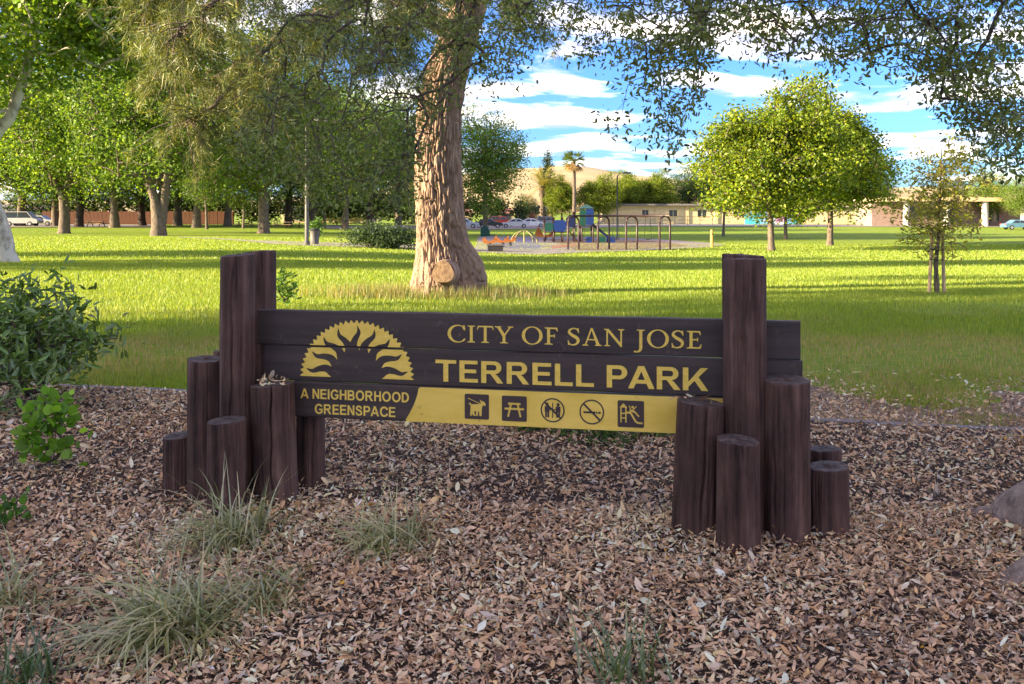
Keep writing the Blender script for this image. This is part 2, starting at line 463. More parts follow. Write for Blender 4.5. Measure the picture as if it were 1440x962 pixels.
M['purple'] = plain('purple_rubber_surface', (0.15, 0.13, 0.21))
M['sandchips'] = surf('play_wood_chips', (0.13, 0.085, 0.06), (0.21, 0.14, 0.10), 6, 0.95)
M['rededge'] = plain('dull_red_edging', (0.28, 0.09, 0.07))
sheet('play_pavement', [(668, 352, 672, 333), (700, 356.5, 700, 332.5), (760, 358, 745, 332.5), (820, 355, 790, 333), (900, 352.5, 850, 334), (960, 349.5, 920, 336), (1000, 347.5, 960, 339), (1022, 344, 1005, 342)], M['pave'], 0.010)
sheet('chip_pit', [(812, 352.5, 770, 337), (860, 352, 800, 336.5), (900, 350, 850, 337), (950, 347.5, 905, 338), (968, 346, 935, 340)], M['sandchips'], 0.022)
sheet('rubber_surface', [(684, 351, 690, 339), (720, 353, 715, 337), (755, 351, 742, 337), (764, 347, 752, 340)], M['purple'], 0.018)
sheet('red_border', [(776, 350.5, 776, 346), (800, 347, 800, 344), (815, 344.5, 815, 342.6)], M['rededge'], 0.026)
sheet('road', [(-400, 321, -400, 316.5), (100, 319.5, 100, 315.5), (500, 321.5, 500, 317), (640, 323, 640, 316.5), (780, 321.5, 780, 316), (900, 318, 900, 315.5), (1500, 319.5, 1500, 316.8), (2200, 320, 2200, 317)], M['concrete'], 0.02)

# ------------------------------------------------------------------ hills
hx = np.linspace(-3600, 3600, 160); V = []
def hill_top(x):
    return (1 / (1 + np.exp(-(x + 260) / 60)) * .8 + .2) * 66 + 34 * fbm(x / 420 + 9, x * 0, 3, 4) + 30 * np.exp(-((x - 90) / 330) ** 2) - 14 * np.clip((x - 250) / 600, 0, 1)
rows = 26
for k in range(rows):
    t = k / (rows - 1); y = 1500 + 900 * t
    prof = (math.sin(t * math.pi * 0.5)) ** 1.3
    z = hill_top(hx) * prof * (0.86 + 0.28 * fbm(hx / 160, np.full_like(hx, t * 6), 12, 4)) - 3
    V.append(np.stack([hx, np.full_like(hx, y), z], 1))
V = np.concatenate(V); nu = len(hx)
ii, jj = np.meshgrid(np.arange(rows - 1), np.arange(nu - 1), indexing='ij'); q = (ii * nu + jj).ravel()
M['hill'] = surf('dry_grass_hill', (0.36, 0.26, 0.13), (0.52, 0.40, 0.22), 0.006, 0.95, 0.0, detail=8)
tag(link('hills', mesh_np('hills', V, np.stack([q, q + 1, q + nu + 1, q + nu], 1)), M['hill'], smooth=True), kind='structure')

# ------------------------------------------------------------------ flat painted shapes from distance fields
def f_box(x0, z0, x1, z1):
    return lambda X, Z: np.maximum(np.abs(X - (x0 + x1) / 2) - abs(x1 - x0) / 2, np.abs(Z - (z0 + z1) / 2) - abs(z1 - z0) / 2)
def f_rbox(x0, z0, x1, z1, r):
    b = f_box(x0 + r, z0 + r, x1 - r, z1 - r)
    def g(X, Z):
        qx = np.abs(X - (x0 + x1) / 2) - (abs(x1 - x0) / 2 - r); qz = np.abs(Z - (z0 + z1) / 2) - (abs(z1 - z0) / 2 - r)
        return np.hypot(np.maximum(qx, 0), np.maximum(qz, 0)) + np.minimum(np.maximum(qx, qz), 0) - r
    return g
def f_ell(cx, cz, rx, rz):
    return lambda X, Z: (np.hypot((X - cx) / rx, (Z - cz) / rz) - 1) * min(rx, rz)
def f_seg(a, b, w):
    """straight stroke with square ends"""
    ax, az = a; bx, bz = b
    L = math.hypot(bx - ax, bz - az); ux, uz = (bx - ax) / L, (bz - az) / L
    def g(X, Z):
        s = (X - ax) * ux + (Z - az) * uz; t = -(X - ax) * uz + (Z - az) * ux
        return np.maximum(np.abs(s - L / 2) - L / 2, np.abs(t) - w / 2)
    return g
def f_poly(pts):
    pts = np.asarray(pts, float)
    def g(X, Z):
        d = np.full(X.shape, 1e9); ins = np.zeros(X.shape, bool)
        n = len(pts)
        for i in range(n):
            ax, az = pts[i]; bx, bz = pts[(i + 1) % n]
            ex, ez = bx - ax, bz - az
            t = np.clip(((X - ax) * ex + (Z - az) * ez) / (ex * ex + ez * ez + 1e-12), 0, 1)
            d = np.minimum(d, np.hypot(X - ax - t * ex, Z - az - t * ez))
            c = ((az > Z) != (bz > Z)) & (X < ex * (Z - az) / (ez if abs(ez) > 1e-12 else 1e-12) + ax)
            ins ^= c
        return np.where(ins, -d, d)
    return g
def f_brush(pts, rad, n=70):
    """round brush along a smooth curve, its width changing on the way"""
    pts = np.asarray(pts, float); rad = np.asarray(rad, float)
    k = len(pts); t = np.linspace(0, k - 1.0001, n)
    i = t.astype(int); f = t - i
    def cr(a):
        A = np.concatenate([[2 * a[0] - a[1]], a, [2 * a[-1] - a[-2]]])
        p0, p1, p2, p3 = A[i], A[i + 1], A[i + 2], A[i + 3]
        return 0.5 * (2 * p1 + (p2 - p0) * f + (2 * p0 - 5 * p1 + 4 * p2 - p3) * f ** 2 + (3 * p1 - p0 - 3 * p2 + p3) * f ** 3)
    cx, cz = cr(pts[:, 0]), cr(pts[:, 1]); r = rad[i] * (1 - f) + rad[np.minimum(i + 1, k - 1)] * f
    def g(X, Z):
        d = np.full(X.shape, 1e9)
        for a, b, c in zip(cx, cz, r): d = np.minimum(d, np.hypot(X - a, Z - b) - c)
        return d
    return g
def U(*fs): return lambda X, Z: np.minimum.reduce([f(X, Z) for f in fs])
def I(*fs): return lambda X, Z: np.maximum.reduce([f(X, Z) for f in fs])
def SUB(a, *b): return lambda X, Z: np.maximum.reduce([a(X, Z)] + [-f(X, Z) for f in b])
def decal_mesh(name, f, box, res):
    """fills the inside of a distance field with faces in the xz plane"""
    x0, z0, x1, z1 = box
    nx = max(2, int(math.ceil((x1 - x0) / res))); nz = max(2, int(math.ceil((z1 - z0) / res)))
    gx = np.linspace(x0, x1, nx + 1); gz = np.linspace(z0, z1, nz + 1)
    X, Z = np.meshgrid(gx, gz)
    D = f(X, Z)
    verts, idx, faces = [], {}, []
    def vid(x, z):
        k = (round(x * 1e6), round(z * 1e6))
        if k not in idx: idx[k] = len(verts); verts.append((x, 0.0, z))
        return idx[k]
    for j in range(nz):
        run = None
        for i in range(nx + 1):
            full = False
            if i < nx:
                c = (D[j, i], D[j, i + 1], D[j + 1, i + 1], D[j + 1, i])
                full = c[0] < 0 and c[1] < 0 and c[2] < 0 and c[3] < 0
            if full:
                if run is None: run = i
                continue
            if run is not None:
                faces.append([vid(gx[run], gz[j]), vid(gx[i], gz[j]), vid(gx[i], gz[j + 1]), vid(gx[run], gz[j + 1])]); run = None
            if i < nx and min(c) < 0:
                q = ((gx[i], gz[j]), (gx[i + 1], gz[j]), (gx[i + 1], gz[j + 1]), (gx[i], gz[j + 1]))
                poly = []
                for k in range(4):
                    a, b = c[k], c[(k + 1) % 4]; pa, pb = q[k], q[(k + 1) % 4]
                    if a < 0: poly.append(pa)
                    if (a < 0) != (b < 0):
                        t = a / (a - b); poly.append((pa[0] + (pb[0] - pa[0]) * t, pa[1] + (pb[1] - pa[1]) * t))
                if len(poly) >= 3:
                    fc = []
                    for p in poly:
                        v = vid(*p)
                        if v not in fc: fc.append(v)
                    if len(fc) >= 3: faces.append(fc)
    me = bpy.data.meshes.new(name); me.from_pydata(verts, [], faces); me.update()
    return me

# serif capitals, cap height 1: (width, field)
def serif_foot(x, z, w, up):
    s = 1 if up else -1
    return f_poly([(x - w, z), (x + w, z), (x + w, z + s * .035), (x + w * .55, z + s * .075), (x - w * .55, z + s * .075), (x - w, z + s * .035)])
G = {}
G['I'] = (.40, U(f_box(.13, 0, .27, 1), serif_foot(.20, 0, .19, True), serif_foot(.20, 1, .19, False)))
G['T'] = (.78, U(f_box(.32, 0, .46, 1), serif_foot(.39, 0, .20, True), f_box(.02, .915, .76, 1), f_poly([(.02, 1), (.09, 1), (.075, .92), (.0, .75), (-.02, .76)]), f_poly([(.76, 1), (.69, 1), (.705, .92), (.78, .75), (.80, .76)])))
G['Y'] = (.86, U(f_box(.36, 0, .50, .48), serif_foot(.43, 0, .20, True), f_poly([(.06, 1), (.22, 1), (.50, .48), (.36, .40)]), f_poly([(.72, 1), (.80, 1), (.47, .42), (.42, .48)]), serif_foot(.14, 1, .17, False), serif_foot(.75, 1, .14, False)))
G['O'] = (1.0, SUB(f_ell(.50, .5, .50, .53), f_ell(.50, .5, .345, .475)))
G['C'] = (.88, U(SUB(f_ell(.50, .5, .50, .53), f_ell(.54, .5, .375, .465), f_box(.74, .19, 1.2, .80), f_box(.9, -1, 2, 2)), f_poly([(.79, 1.01), (.85, 1.01), (.86, .70), (.82, .70), (.72, .88)]), f_poly([(.72, .10), (.84, .24), (.87, .20), (.80, .04)])))
G['F'] = (.64, U(f_box(.12, 0, .26, 1), serif_foot(.19, 0, .20, True), serif_foot(.12, 1, .12, False), f_box(.10, .915, .60, 1), f_poly([(.60, 1), (.53, 1), (.53, .92), (.60, .76), (.63, .77)]), f_box(.2, .47, .47, .55), f_box(.445, .40, .49, .62)))
G['E'] = (.68, U(f_box(.12, 0, .26, 1), serif_foot(.12, 0, .12, True), serif_foot(.12, 1, .12, False), f_box(.10, .915, .60, 1), f_poly([(.60, 1), (.53, 1), (.53, .92), (.60, .76), (.63, .77)]), f_box(.2, .47, .49, .55), f_box(.465, .40, .51, .62), f_box(.10, 0, .62, .085), f_poly([(.62, 0), (.54, 0), (.55, .08), (.63, .26), (.67, .25)])))
G['S'] = (.62, U(f_brush([(.53, .80), (.44, .945), (.27, .975), (.12, .87), (.11, .72), (.25, .58), (.42, .46), (.52, .31), (.47, .12), (.29, .025), (.12, .07), (.05, .22)], [.03, .035, .04, .055, .07, .085, .085, .07, .055, .04, .035, .03]), f_poly([(.49, 1.0), (.545, 1.0), (.56, .72), (.52, .72)]), f_poly([(.03, .29), (.07, .29), (.09, .02), (.04, .0)])))
G['A'] = (.90, U(f_poly([(.40, 1.03), (.48, 1.03), (.84, 0), (.68, 0)]), f_poly([(.40, 1.03), (.47, 1.0), (.17, 0), (.10, 0)]), f_box(.24, .32, .64, .39), serif_foot(.14, 0, .145, True), serif_foot(.75, 0, .17, True)))
G['N'] = (.98, U(f_box(.13, 0, .205, 1), f_box(.78, -.02, .855, 1), f_poly([(.08, 1), (.24, 1), (.855, .12), (.855, -.03), (.80, -.03)]), serif_foot(.165, 0, .15, True), serif_foot(.82, 1, .15, False), serif_foot(.12, 1, .10, False)))
G['J'] = (.50, U(f_box(.24, .0, .38, 1), serif_foot(.31, 1, .19, False), f_brush([(.31, .1), (.30, -.10), (.22, -.24), (.06, -.28)], [.07, .07, .055, .03]), f_ell(.05, -.26, .07, .055)))
def text_serif(line):
    out, x = [], 0.0
    for ch in line:
        if ch == ' ': x += .34; continue
        w, f = G[ch]; out.append((ch, x, w)); x += w + .095
    return out, x - .095
_glyph = {}
def serif_mesh(ch):
    if ch not in _glyph:
        _glyph[ch] = decal_mesh('letter', G[ch][1], (-.08, -.36, G[ch][0] + .08, 1.08), .021)
    return _glyph[ch]
W_, H_ = .205, .165
def bowl(x0, z0, x1, z1):
    """right-hand bowl of P, R, B: flat on the left, round on the right"""
    r = (z1 - z0) / 2
    o = U(f_box(x0, z0, x1 - r, z1), f_ell(x1 - r, z0 + r, r, r))
    i = U(f_box(x0 - 1, z0 + H_, x1 - r, z1 - H_), f_ell(x1 - r, z0 + r, r - W_ * .98, r - H_))
    return SUB(o, i)
def Dbowl(w):
    o = I(U(f_box(0, 0, w - .5, 1), f_ell(w - .5, .5, .5, .5)))
    i = U(f_box(-1, H_, w - .5, 1 - H_), f_ell(w - .5, .5, .5 - W_, .5 - H_))
    return SUB(o, i)
B = {}
B['T'] = (.85, U(f_box(.425 - W_ / 2, 0, .425 + W_ / 2, 1), f_box(0, 1 - H_, .85, 1)))
B['E'] = (.75, U(f_box(0, 0, W_, 1), f_box(0, 1 - H_, .73, 1), f_box(0, .43, .68, .43 + H_), f_box(0, 0, .75, H_)))
B['L'] = (.69, U(f_box(0, 0, W_, .99), f_box(0, 0, .69, H_)))
B['P'] = (.78, U(f_box(0, 0, W_, 1), bowl(0, .38, .78, 1)))
B['R'] = (.89, U(f_box(0, 0, W_, 1), bowl(0, .42, .81, 1), f_poly([(.34, .45), (.50, .45), (.64, .36), (.89, 0), (.645, 0), (.46, .28), (.38, .40)])))
B['A'] = (1.0, U(SUB(f_poly([(0, 0), (.39, 1), (.61, 1), (1.0, 0), (.78, 0), (.5, .765), (.21, 0)]), f_box(-1, -1, -.5, -.5)), f_poly([(.22, .225), (.78, .225), (.72, .39), (.28, .39)])))
B['K'] = (.94, U(f_box(0, 0, W_, 1), f_poly([(.15, .30), (.66, 1), (.93, 1), (.15, .08 + .17)]), f_poly([(.15, .26), (.68, 1), (.93, 1), (.17, .12)]), f_poly([(.36, .55), (.50, .72), (.94, 0), (.69, 0)])))
B['N'] = (.80, U(f_box(0, 0, W_ * .93, 1), f_box(.80 - W_ * .93, 0, .80, 1), f_poly([(0, 1), (.20, 1), (.80, 0), (.60, 0)])))
B['I'] = (W_, f_box(0, 0, W_, 1))
B['H'] = (.80, U(f_box(0, 0, W_, 1), f_box(.80 - W_, 0, .80, 1), f_box(.1, .44, .7, .44 + H_)))
B['B'] = (.82, U(f_box(0, 0, W_, 1), bowl(0, .44, .77, 1), bowl(0, 0, .82, .55)))
B['D'] = (.83, U(f_box(0, 0, W_, 1), Dbowl(.83)))
B['O'] = (1.0, SUB(f_ell(.5, .5, .5, .52), f_ell(.5, .5, .29, .345)))
B['C'] = (.91, SUB(f_ell(.5, .5, .5, .52), f_ell(.5, .5, .29, .345), f_poly([(.52, .5), (.72, .66), (.96, .74), (1.3, .74), (1.3, .27), (.96, .27), (.72, .36)])))
B['G'] = (.95, U(SUB(f_ell(.5, .5, .5, .52), f_ell(.5, .5, .29, .345), f_poly([(.52, .52), (.70, .70), (.92, .76), (1.3, .76), (1.3, .40), (.7, .40)]), f_box(.93, -1, 2, 2)), f_box(.52, .37, .93, .53), f_box(.74, .14, .93, .53)))
B['S'] = (.80, f_brush([(.66, .74), (.57, .87), (.40, .92), (.22, .88), (.13, .75), (.20, .62), (.42, .53), (.62, .43), (.70, .28), (.62, .13), (.41, .08), (.20, .12), (.11, .27)], [.085] * 13))
_glyph = {}
def text_sans(line, gap=0.13, space=0.30):
    out, x, prev = [], 0.0, ''
    for ch in line:
        if ch == ' ': x += space; prev = ''; continue
        if prev + ch in ('PA', 'AR', 'RK', 'AC', 'PA'): x -= .10 if prev == 'P' else .05
        out.append((ch, x, B[ch][0])); x += B[ch][0] + gap; prev = ch
    return out, x - gap
def sans_mesh(ch):
    k = 'sans' + ch
    if k not in _glyph:
        _glyph[k] = (decal_mesh('letter', B[ch][1], (-.04, -.06, B[ch][0] + .04, 1.06), .022),)
    return _glyph[k]

# ------------------------------------------------------------------ the sign
SO = Vector((0, 4.521, 0)); SA = -math.atan2(0.402, 2.097)
SC, SS = math.cos(SA), math.sin(SA)
def su(px):
    k = (px - CX) / F
    return 4.521 * k / (SC - k * SS)
def sz(px, py):
    d = 4.521 + su(px) * SS
    return CAMH - (py - HY) / F * d
def sloc(x, y):
    """world ground point -> sign's own frame"""
    dx, dy = x - SO.x, y - SO.y
    return dx * SC + dy * SS, -dx * SS + dy * SC
sign = empty('park_sign', SO, SA)
tag(sign, 'brown plank sign with yellow lettering held between tall log posts', 'sign')
T = 0.04
Z = [0.437, 0.619, 0.804, 0.987]
def plank(u0, u1, z0, z1, y=0.0, tilt=0.0):
    mb = MB(); n = 26
    b = 0.005
    prof = [(-T / 2, z0 + b), (-T / 2, z1 - b), (-T / 2 + b, z1), (T / 2 - b, z1), (T / 2, z1 - b), (T / 2, z0 + b), (T / 2 - b, z0), (-T / 2 + b, z0)]
    vs, fs = [], []
    for i in range(n + 1):
        u = u0 + (u1 - u0) * i / n
        w = 0.0012 * math.sin(u * 5.1 + z0 * 20) + 0.0008 * math.sin(u * 17 + z1 * 9)
        for (yy, zz) in prof: vs.append((u, yy + y, zz + w))
    for i in range(n):
        for k in range(8):
            m = (k + 1) % 8; fs.append((i * 8 + k, i * 8 + m, (i + 1) * 8 + m, (i + 1) * 8 + k))
    fs.append(tuple(range(8))); fs.append(tuple(range(n * 8 + 7, n * 8 - 1, -1)))
    return mb.add(vs, fs).build('plank', M['plank'], sign)
g_ = 0.0022
pl_top = plank(su(364), su(1125), Z[2] + g_, Z[3])
pl_mid = plank(su(374), su(1128), Z[1] + g_, Z[2] - g_, 0.002)
pl_low = plank(su(413), su(1040), Z[0], Z[1] - g_, -0.001)
YF = -T / 2 - 0.0022
def put(name, me, parent, u, z, su_=1.0, sz_=1.0, mat='yellow', y=YF):
    if not me.materials: me.materials.append(M[mat])
    o = bpy.data.objects.new(name, me); COL.objects.link(o); o.parent = parent
    o.location = (u, y, z); o.scale = (su_, 1, sz_)
    return o
def line_serif(line, parent, px0, px1, base, cap):
    L, w = text_serif(line); u0, u1 = su(px0), su(px1); k = (u1 - u0) / w
    for ch, x, _w in L: put('letter', serif_mesh(ch), parent, u0 + x * k, base, k, cap)
def line_sans(line, parent, px0, px1, base, cap, **kw):
    L, w = text_sans(line, **kw); u0, u1 = su(px0), su(px1); k = (u1 - u0) / w
    for ch, x, _w in L: put('letter', sans_mesh(ch)[0], parent, u0 + x * k, base, k, cap)
b0 = sz(640, 480); line_serif('CITY OF SAN JOSE', pl_top, 631, 987, b0, sz(640, 456.5) - b0)
b0 = sz(625, 536.5); line_sans('TERRELL PARK', pl_mid, 614, 996, b0 + 0.004, sz(625, 505) - b0 - .004, space=.36)
b0 = sz(432, 559.0); line_sans('A NEIGHBORHOOD', pl_low, 425, 577, b0, sz(432, 545.2) - b0, space=.32)
b0 = sz(450, 580.6); line_sans('GREENSPACE', pl_low, 445, 558, b0, sz(450, 566.8) - b0)

# rising sun: toothed half disc with dark wavy flames cut out of it
ucl, ucr = su(424), su(584.5); uc = (ucl + ucr) / 2; RS = (ucr - ucl) / 2; zb = sz(504, 530.5); HS = sz(504, 449) - zb
def sun_field():
    def disc(X, Zz):
        r = np.hypot(X, Zz); a = np.degrees(np.arctan2(Zz, X))
        tooth = np.abs(((a / 5.6) % 1.0) - 0.5) * 2
        return r - (0.935 + 0.065 * tooth)
    fl = []
    for k, a in enumerate((170, 150, 129, 109.5, 90, 70.5, 51, 30, 10)):
        a = R(a); s = 1 if a > R(90.5) else -1
        ca, sa = math.cos(a), math.sin(a)
        pts = []
        for t, off in ((.42, .0), (.54, .045), (.66, .02), (.78, -.035), (.90, -.015)):
            o = off * s * 1.15
            pts.append((ca * t + sa * o, sa * t - ca * o))
        fl.append(f_brush(pts, [.075, .066, .052, .034, .005], 34))
    core = f_ell(0, 0, .43, .47)
    return SUB(disc, core, *fl, f_box(-2, -1, 2, 0.0))
sf = sun_field(); zseam = (Z[2] - zb) / HS
gu = 0.006 / HS
me = decal_mesh('sun_emblem', SUB(sf, f_box(-2, -1, 2, zseam + gu)), (-1.02, zseam - .01, 1.02, 1.02), .011); put('sun_emblem', me, pl_top, uc, zb, RS, HS)
for x0_, x1_ in ((-1.02, 0.0), (0.0, 1.02)):
    me = decal_mesh('sun_emblem', SUB(sf, f_box(-2, zseam - gu, 2, 2)), (x0_, -.02, x1_, zseam + .01), .011); put('sun_emblem', me, pl_mid, uc, zb, RS, HS, y=YF + .002)

# yellow field of the lowest plank with its curved left edge
u0, u1 = su(570), su(1039); zt, zl = Z[1] - g_ - .004, Z[0] + .001
edge = [(su(590.5), zt)] + [(su(590.5 - 19.5 * (t ** 1.6)), zt + (zl - zt) * t) for t in (.2, .4, .6, .8, 1)]
me = decal_mesh('yellow_field', f_poly(edge + [(u1, zl), (u1, zt)]), (u0 - .01, zl - .004, u1 + .004, zt + .004), .012)
put('yellow_field', me, pl_low, 0, 0)

def icon(px0, px1, py0, py1, field, round_=False):
    pm = (px0 + px1) / 2; uc = su(pm); zc = sz(pm, (py0 + py1) / 2); s = (su(px1) - su(px0)) / 2; t = (sz(pm, py0) - sz(pm, py1)) / 2
    me = decal_mesh('icon', field, (-1.03, -1.03, 1.03, 1.03), .026)
    put('icon', me, pl_low, uc, zc, s, t, 'signbrown', YF - .0018)
sq = f_rbox(-1, -1, 1, 1, .12)
dog = U(f_poly([(-.62, .30), (-.50, .28), (-.44, .18), (.36, .22), (.28, .42), (.22, .60), (.34, .50), (.62, .40), (.74, .20), (.70, .08), (.50, .14), (.44, -.02), (.40, -.36), (.40, -.74), (.20, -.74), (.20, -.40), (.12, -.34), (.08, -.74), (-.08, -.74), (-.06, -.36), (-.20, -.36), (-.22, -.5), (-.10, -.74), (-.28, -.74), (-.40, -.50), (-.40, -.74), (-.56, -.74), (-.52, -.2), (-.50, .10), (-.66, .16)]), f_seg((-.74, .66), (.30, .24), .07))
icon(655, 689, 553, 588, SUB(sq, dog))
icon(707, 742, 555.5, 591, SUB(sq, f_box(-.50, .30, .50, .46), f_box(-.78, -.10, .78, .06), f_seg((-.26, .38), (-.50, -.66), .15), f_seg((.26, .38), (.50, -.66), .15)))
ring = SUB(f_ell(0, 0, 1, 1), f_ell(0, 0, .86, .86)); disc = f_ell(0, 0, .97, .97)
def person(x):
    return U(f_ell(x, .46, .13, .14), f_rbox(x - .20, -.16, x + .20, .32, .08), f_box(x - .16, -.58, x - .02, -.1), f_box(x + .02, -.58, x + .16, -.1))
slash = f_seg((-.72, .70), (.72, -.70), .15)
icon(760.7, 795.5, 558, 593, I(U(ring, slash, person(-.44), person(.44), f_box(-.04, -.62, .04, .60), f_seg((-.25, .05), (.25, .05), .08)), disc))
icon(815, 850.7, 560, 596, I(U(ring, slash, f_box(-.66, -.11, .30, .05), f_box(.34, -.11, .44, .05), f_box(.50, -.11, .70, .05)), disc))
slide = U(f_poly([(-.86, .46), (-.56, .80), (-.26, .46)]), f_box(-.80, -.66, -.70, .5), f_box(-.42, -.66, -.32, .5), f_box(-.8, -.02, -.32, .08), f_box(-.8, -.36, -.32, -.27), f_brush([(-.30, .10), (-.02, .06), (.22, -.30), (.45, -.60), (.84, -.66)], [.07] * 5), f_ell(.14, .52, .10, .10), f_seg((-.10, .26), (.34, .16), .15), f_seg((.30, .17), (.62, -.18), .11), f_seg((.10, .25), (.44, .60), .08), f_seg((.0, .3), (-.12, .62), .08))
icon(869, 906, 562, 599.5, SUB(sq, slide))

# ------------------------------------------------------------------ logs
def log_mesh(r, h, seed, cracks=(), knots=(), sink=0.12, taper=0.04, ns=150):
    rng = np.random.default_rng(seed)
    nz = max(14, int(h / 0.022))
    zz = np.linspace(-sink, h, nz); th = np.arange(ns) / ns * 2 * np.pi
    TH, ZZ = np.meshgrid(th, zz)
    rr = r * (1 + taper * (0.5 - (ZZ + sink) / (h + sink)))
    sx = seed * 7.3
    rr = rr * (1 + 0.05 * (fbm(np.cos(TH) * 1.3 + sx, np.sin(TH) * 1.3 + ZZ * 1.2, seed, 3) - .5)) + 0.004 * (fbm(TH * 9 + sx, ZZ * 1.5, seed + 3, 3) - .5)
    rr = rr + 0.0022 * (vnoise(TH * 22, ZZ * 3 + sx, seed + 5) - .5)
    extra = [(rng.uniform(0, 6.28), z_, z_ + rng.uniform(.15, .5), rng.uniform(.005, .011), rng.uniform(.03, .055)) for z_ in rng.uniform(-.1, h - .1, 9)]
    extra += [(rng.uniform(0, 6.28), h - rng.uniform(.08, .3), h + .1, .010, .05) for _ in range(5)]
    for (a, z0, z1, dep, wid) in list(cracks) + extra:
        aa = a + 0.05 * np.sin(ZZ * 9 + seed) + 0.03 * np.sin(ZZ * 23)
        da = np.abs((TH - aa + np.pi) % (2 * np.pi) - np.pi)
        wz = np.clip((ZZ - z0) / .08, 0, 1) * np.clip((z1 - ZZ) / .08, 0, 1)
        rr = rr - dep * np.clip(1 - da / wid, 0, 1) * wz
    for (a, z0) in knots:
        da = ((TH - a + np.pi) % (2 * np.pi) - np.pi) * r
        dd = np.hypot(da, ZZ - z0)
        rr = rr + 0.006 * np.exp(-(dd / .03) ** 2) - 0.016 * np.exp(-(dd / .011) ** 2)
    V = np.stack([np.cos(TH) * rr, np.sin(TH) * rr, ZZ + 0.006 * np.sin(TH + seed) * (ZZ > h - .001)], -1)
    rings = [V]
    for k, (f, dz) in enumerate(((.992, .003), (.965, .005), (.90, .006), (.6, .006), (.3, .006), (.0004, .006))):   # rounded rim and sawn end
        a = V[-1:].copy(); a[..., 0] *= f; a[..., 1] *= f
        a[..., 2] += dz + 0.004 * (vnoise(th * 3 + k, th * 0 + k * 2.1, seed + 8) - .5) * (k > 0)
        rings.append(a)
    A = np.concatenate(rings); nr = len(A); A = A.reshape(-1, 3)
    i, j = np.meshgrid(np.arange(nr - 1), np.arange(ns), indexing='ij'); i = i.ravel(); j = j.ravel(); k = (j + 1) % ns
    return mesh_np('log', A, np.stack([i * ns + j, i * ns + k, (i + 1) * ns + k, (i + 1) * ns + j], 1))
FR = -math.pi / 2
def post_part(px, d, ytop, w, seed, cracks=(), knots=()):
    r = w / F * d / 2; p = P(px, d, z=0); h = CAMH - (ytop - HY) / F * d
    x, y = sloc(p.x, p.y)
    o = link('post', log_mesh(r, h, seed, cracks, knots), M['log'], sign, True); o.location = (x, y, 0)
    return o
post_part(334, 4.63, 360, 48, 1, [(FR + .1, .2, 1.1, .012, .08)], [(FR - .25, .86)])
post_part(366, 4.96, 355, 44, 2, [(FR - .5, .9, 1.4, .01, .1)])
post_part(1047.5, 4.185, 366, 60, 3, [(FR + .75, .5, 1.25, .014, .08), (FR + .25, .9, 1.28, .008, .07)], [(FR - .2, .93), (FR - .1, 1.12)])
post_part(1045, 4.46, 360, 58, 4)
def log_post(px, d, ytop, w, seed, label, cracks=(), lean=(0, 0), knots=()):
    r = w / F * d / 2; p = P(px, d, z=0); h = CAMH - (ytop - HY) / F * d
    o = link('log_post', log_mesh(r, h, seed, cracks, knots), M['log'], None, True)
    o.location = p; o.rotation_euler = (lean[0], lean[1], 0)
    return tag(o, label, 'post', 'short log posts clustered at the ends of the sign')
log_post(437, 4.88, 560, 40, 11, 'brown log post standing behind the lower plank below the neighborhood lettering', [(FR + .3, .1, .7, .008, .08)])
log_post(289, 4.75, 506, 49, 12, 'tall outer log post with weathered top left of the tall pair', [(FR + .5, .2, .8, .01, .08)])
log_post(249, 4.86, 614, 38, 13, 'lowest outermost log stub at the left end of the sign', [])
log_post(319, 4.44, 592, 54, 14, 'short front log post with grass blades at its foot, left cluster', [(FR + .35, .02, .5, .008, .07)])
log_post(389, 4.60, 541, 61, 15, 'leaning split log post topped with dry leaves under the sun emblem', [(FR + .12, -.1, .66, .03, .055)], (0, -.035))
log_post(322, 5.03, 495, 42, 16, 'log post nearly hidden behind the left cluster, only its top edge showing', [])
log_post(977, 4.20, 566, 66, 17, 'cracked log post overlapping the yellow field beside the slide icon', [(FR + .05, .05, .63, .024, .05), (FR + .6, .2, .66, .01, .06)], (0, .045))
log_post(1038, 3.99, 620, 60, 18, 'plain short log post standing foremost in the right cluster', [(FR + .1, .3, .5, .006, .07)])
log_post(1105, 4.13, 535, 66, 19, 'thick mid height log post under the right end of the planks', [(FR - .8, .1, .7, .016, .06)])
log_post(1165, 4.17, 657, 55, 20, 'low log stub with pale worn top at the outer right', [(FR + .7, .1, .4, .008, .07)])
log_post(1160, 4.42, 632, 45, 21, 'low dark log stub tucked behind the pale topped stub', [])

# ------------------------------------------------------------------ plants: tools
KITE = ([(0, 0, 0), (.45, .30, .10), (1, 0, -.05), (.45, -.30, .10)], [(0, 1, 2), (0, 2, 3)])
OVAL = ([(0, 0, 0), (.30, .19, .05), (.70, .16, .03), (1, 0, -.08), (.70, -.16, .03), (.30, -.19, .05)], [(0, 1, 2, 3), (0, 3, 4, 5)])
LANCE = ([(0, 0, 0), (.35, .15, .05), (.70, .12, .02), (1, 0, -.10), (.70, -.12, .02), (.35, -.15, .05)], [(0, 1, 2, 3), (0, 3, 4, 5)])
LOBED = ([(0, 0, 0), (.15, .38, .06), (.62, .50, .02), (1, 0, -.08), (.62, -.50, .02), (.15, -.38, .06)], [(0, 1, 2, 3), (0, 3, 4, 5)])
def mixcol(n, cols, rng, jit=0.18, w=None):
    cols = np.asarray(cols, float)
    k = rng.choice(len(cols), n, p=w); k2 = rng.choice(len(cols), n, p=w)
    t = rng.random(n)[:, None]
    c = cols[k] * t + cols[k2] * (1 - t)
    return np.clip(c * (1 + jit * rng.standard_normal(n)[:, None]), 0.004, 1)
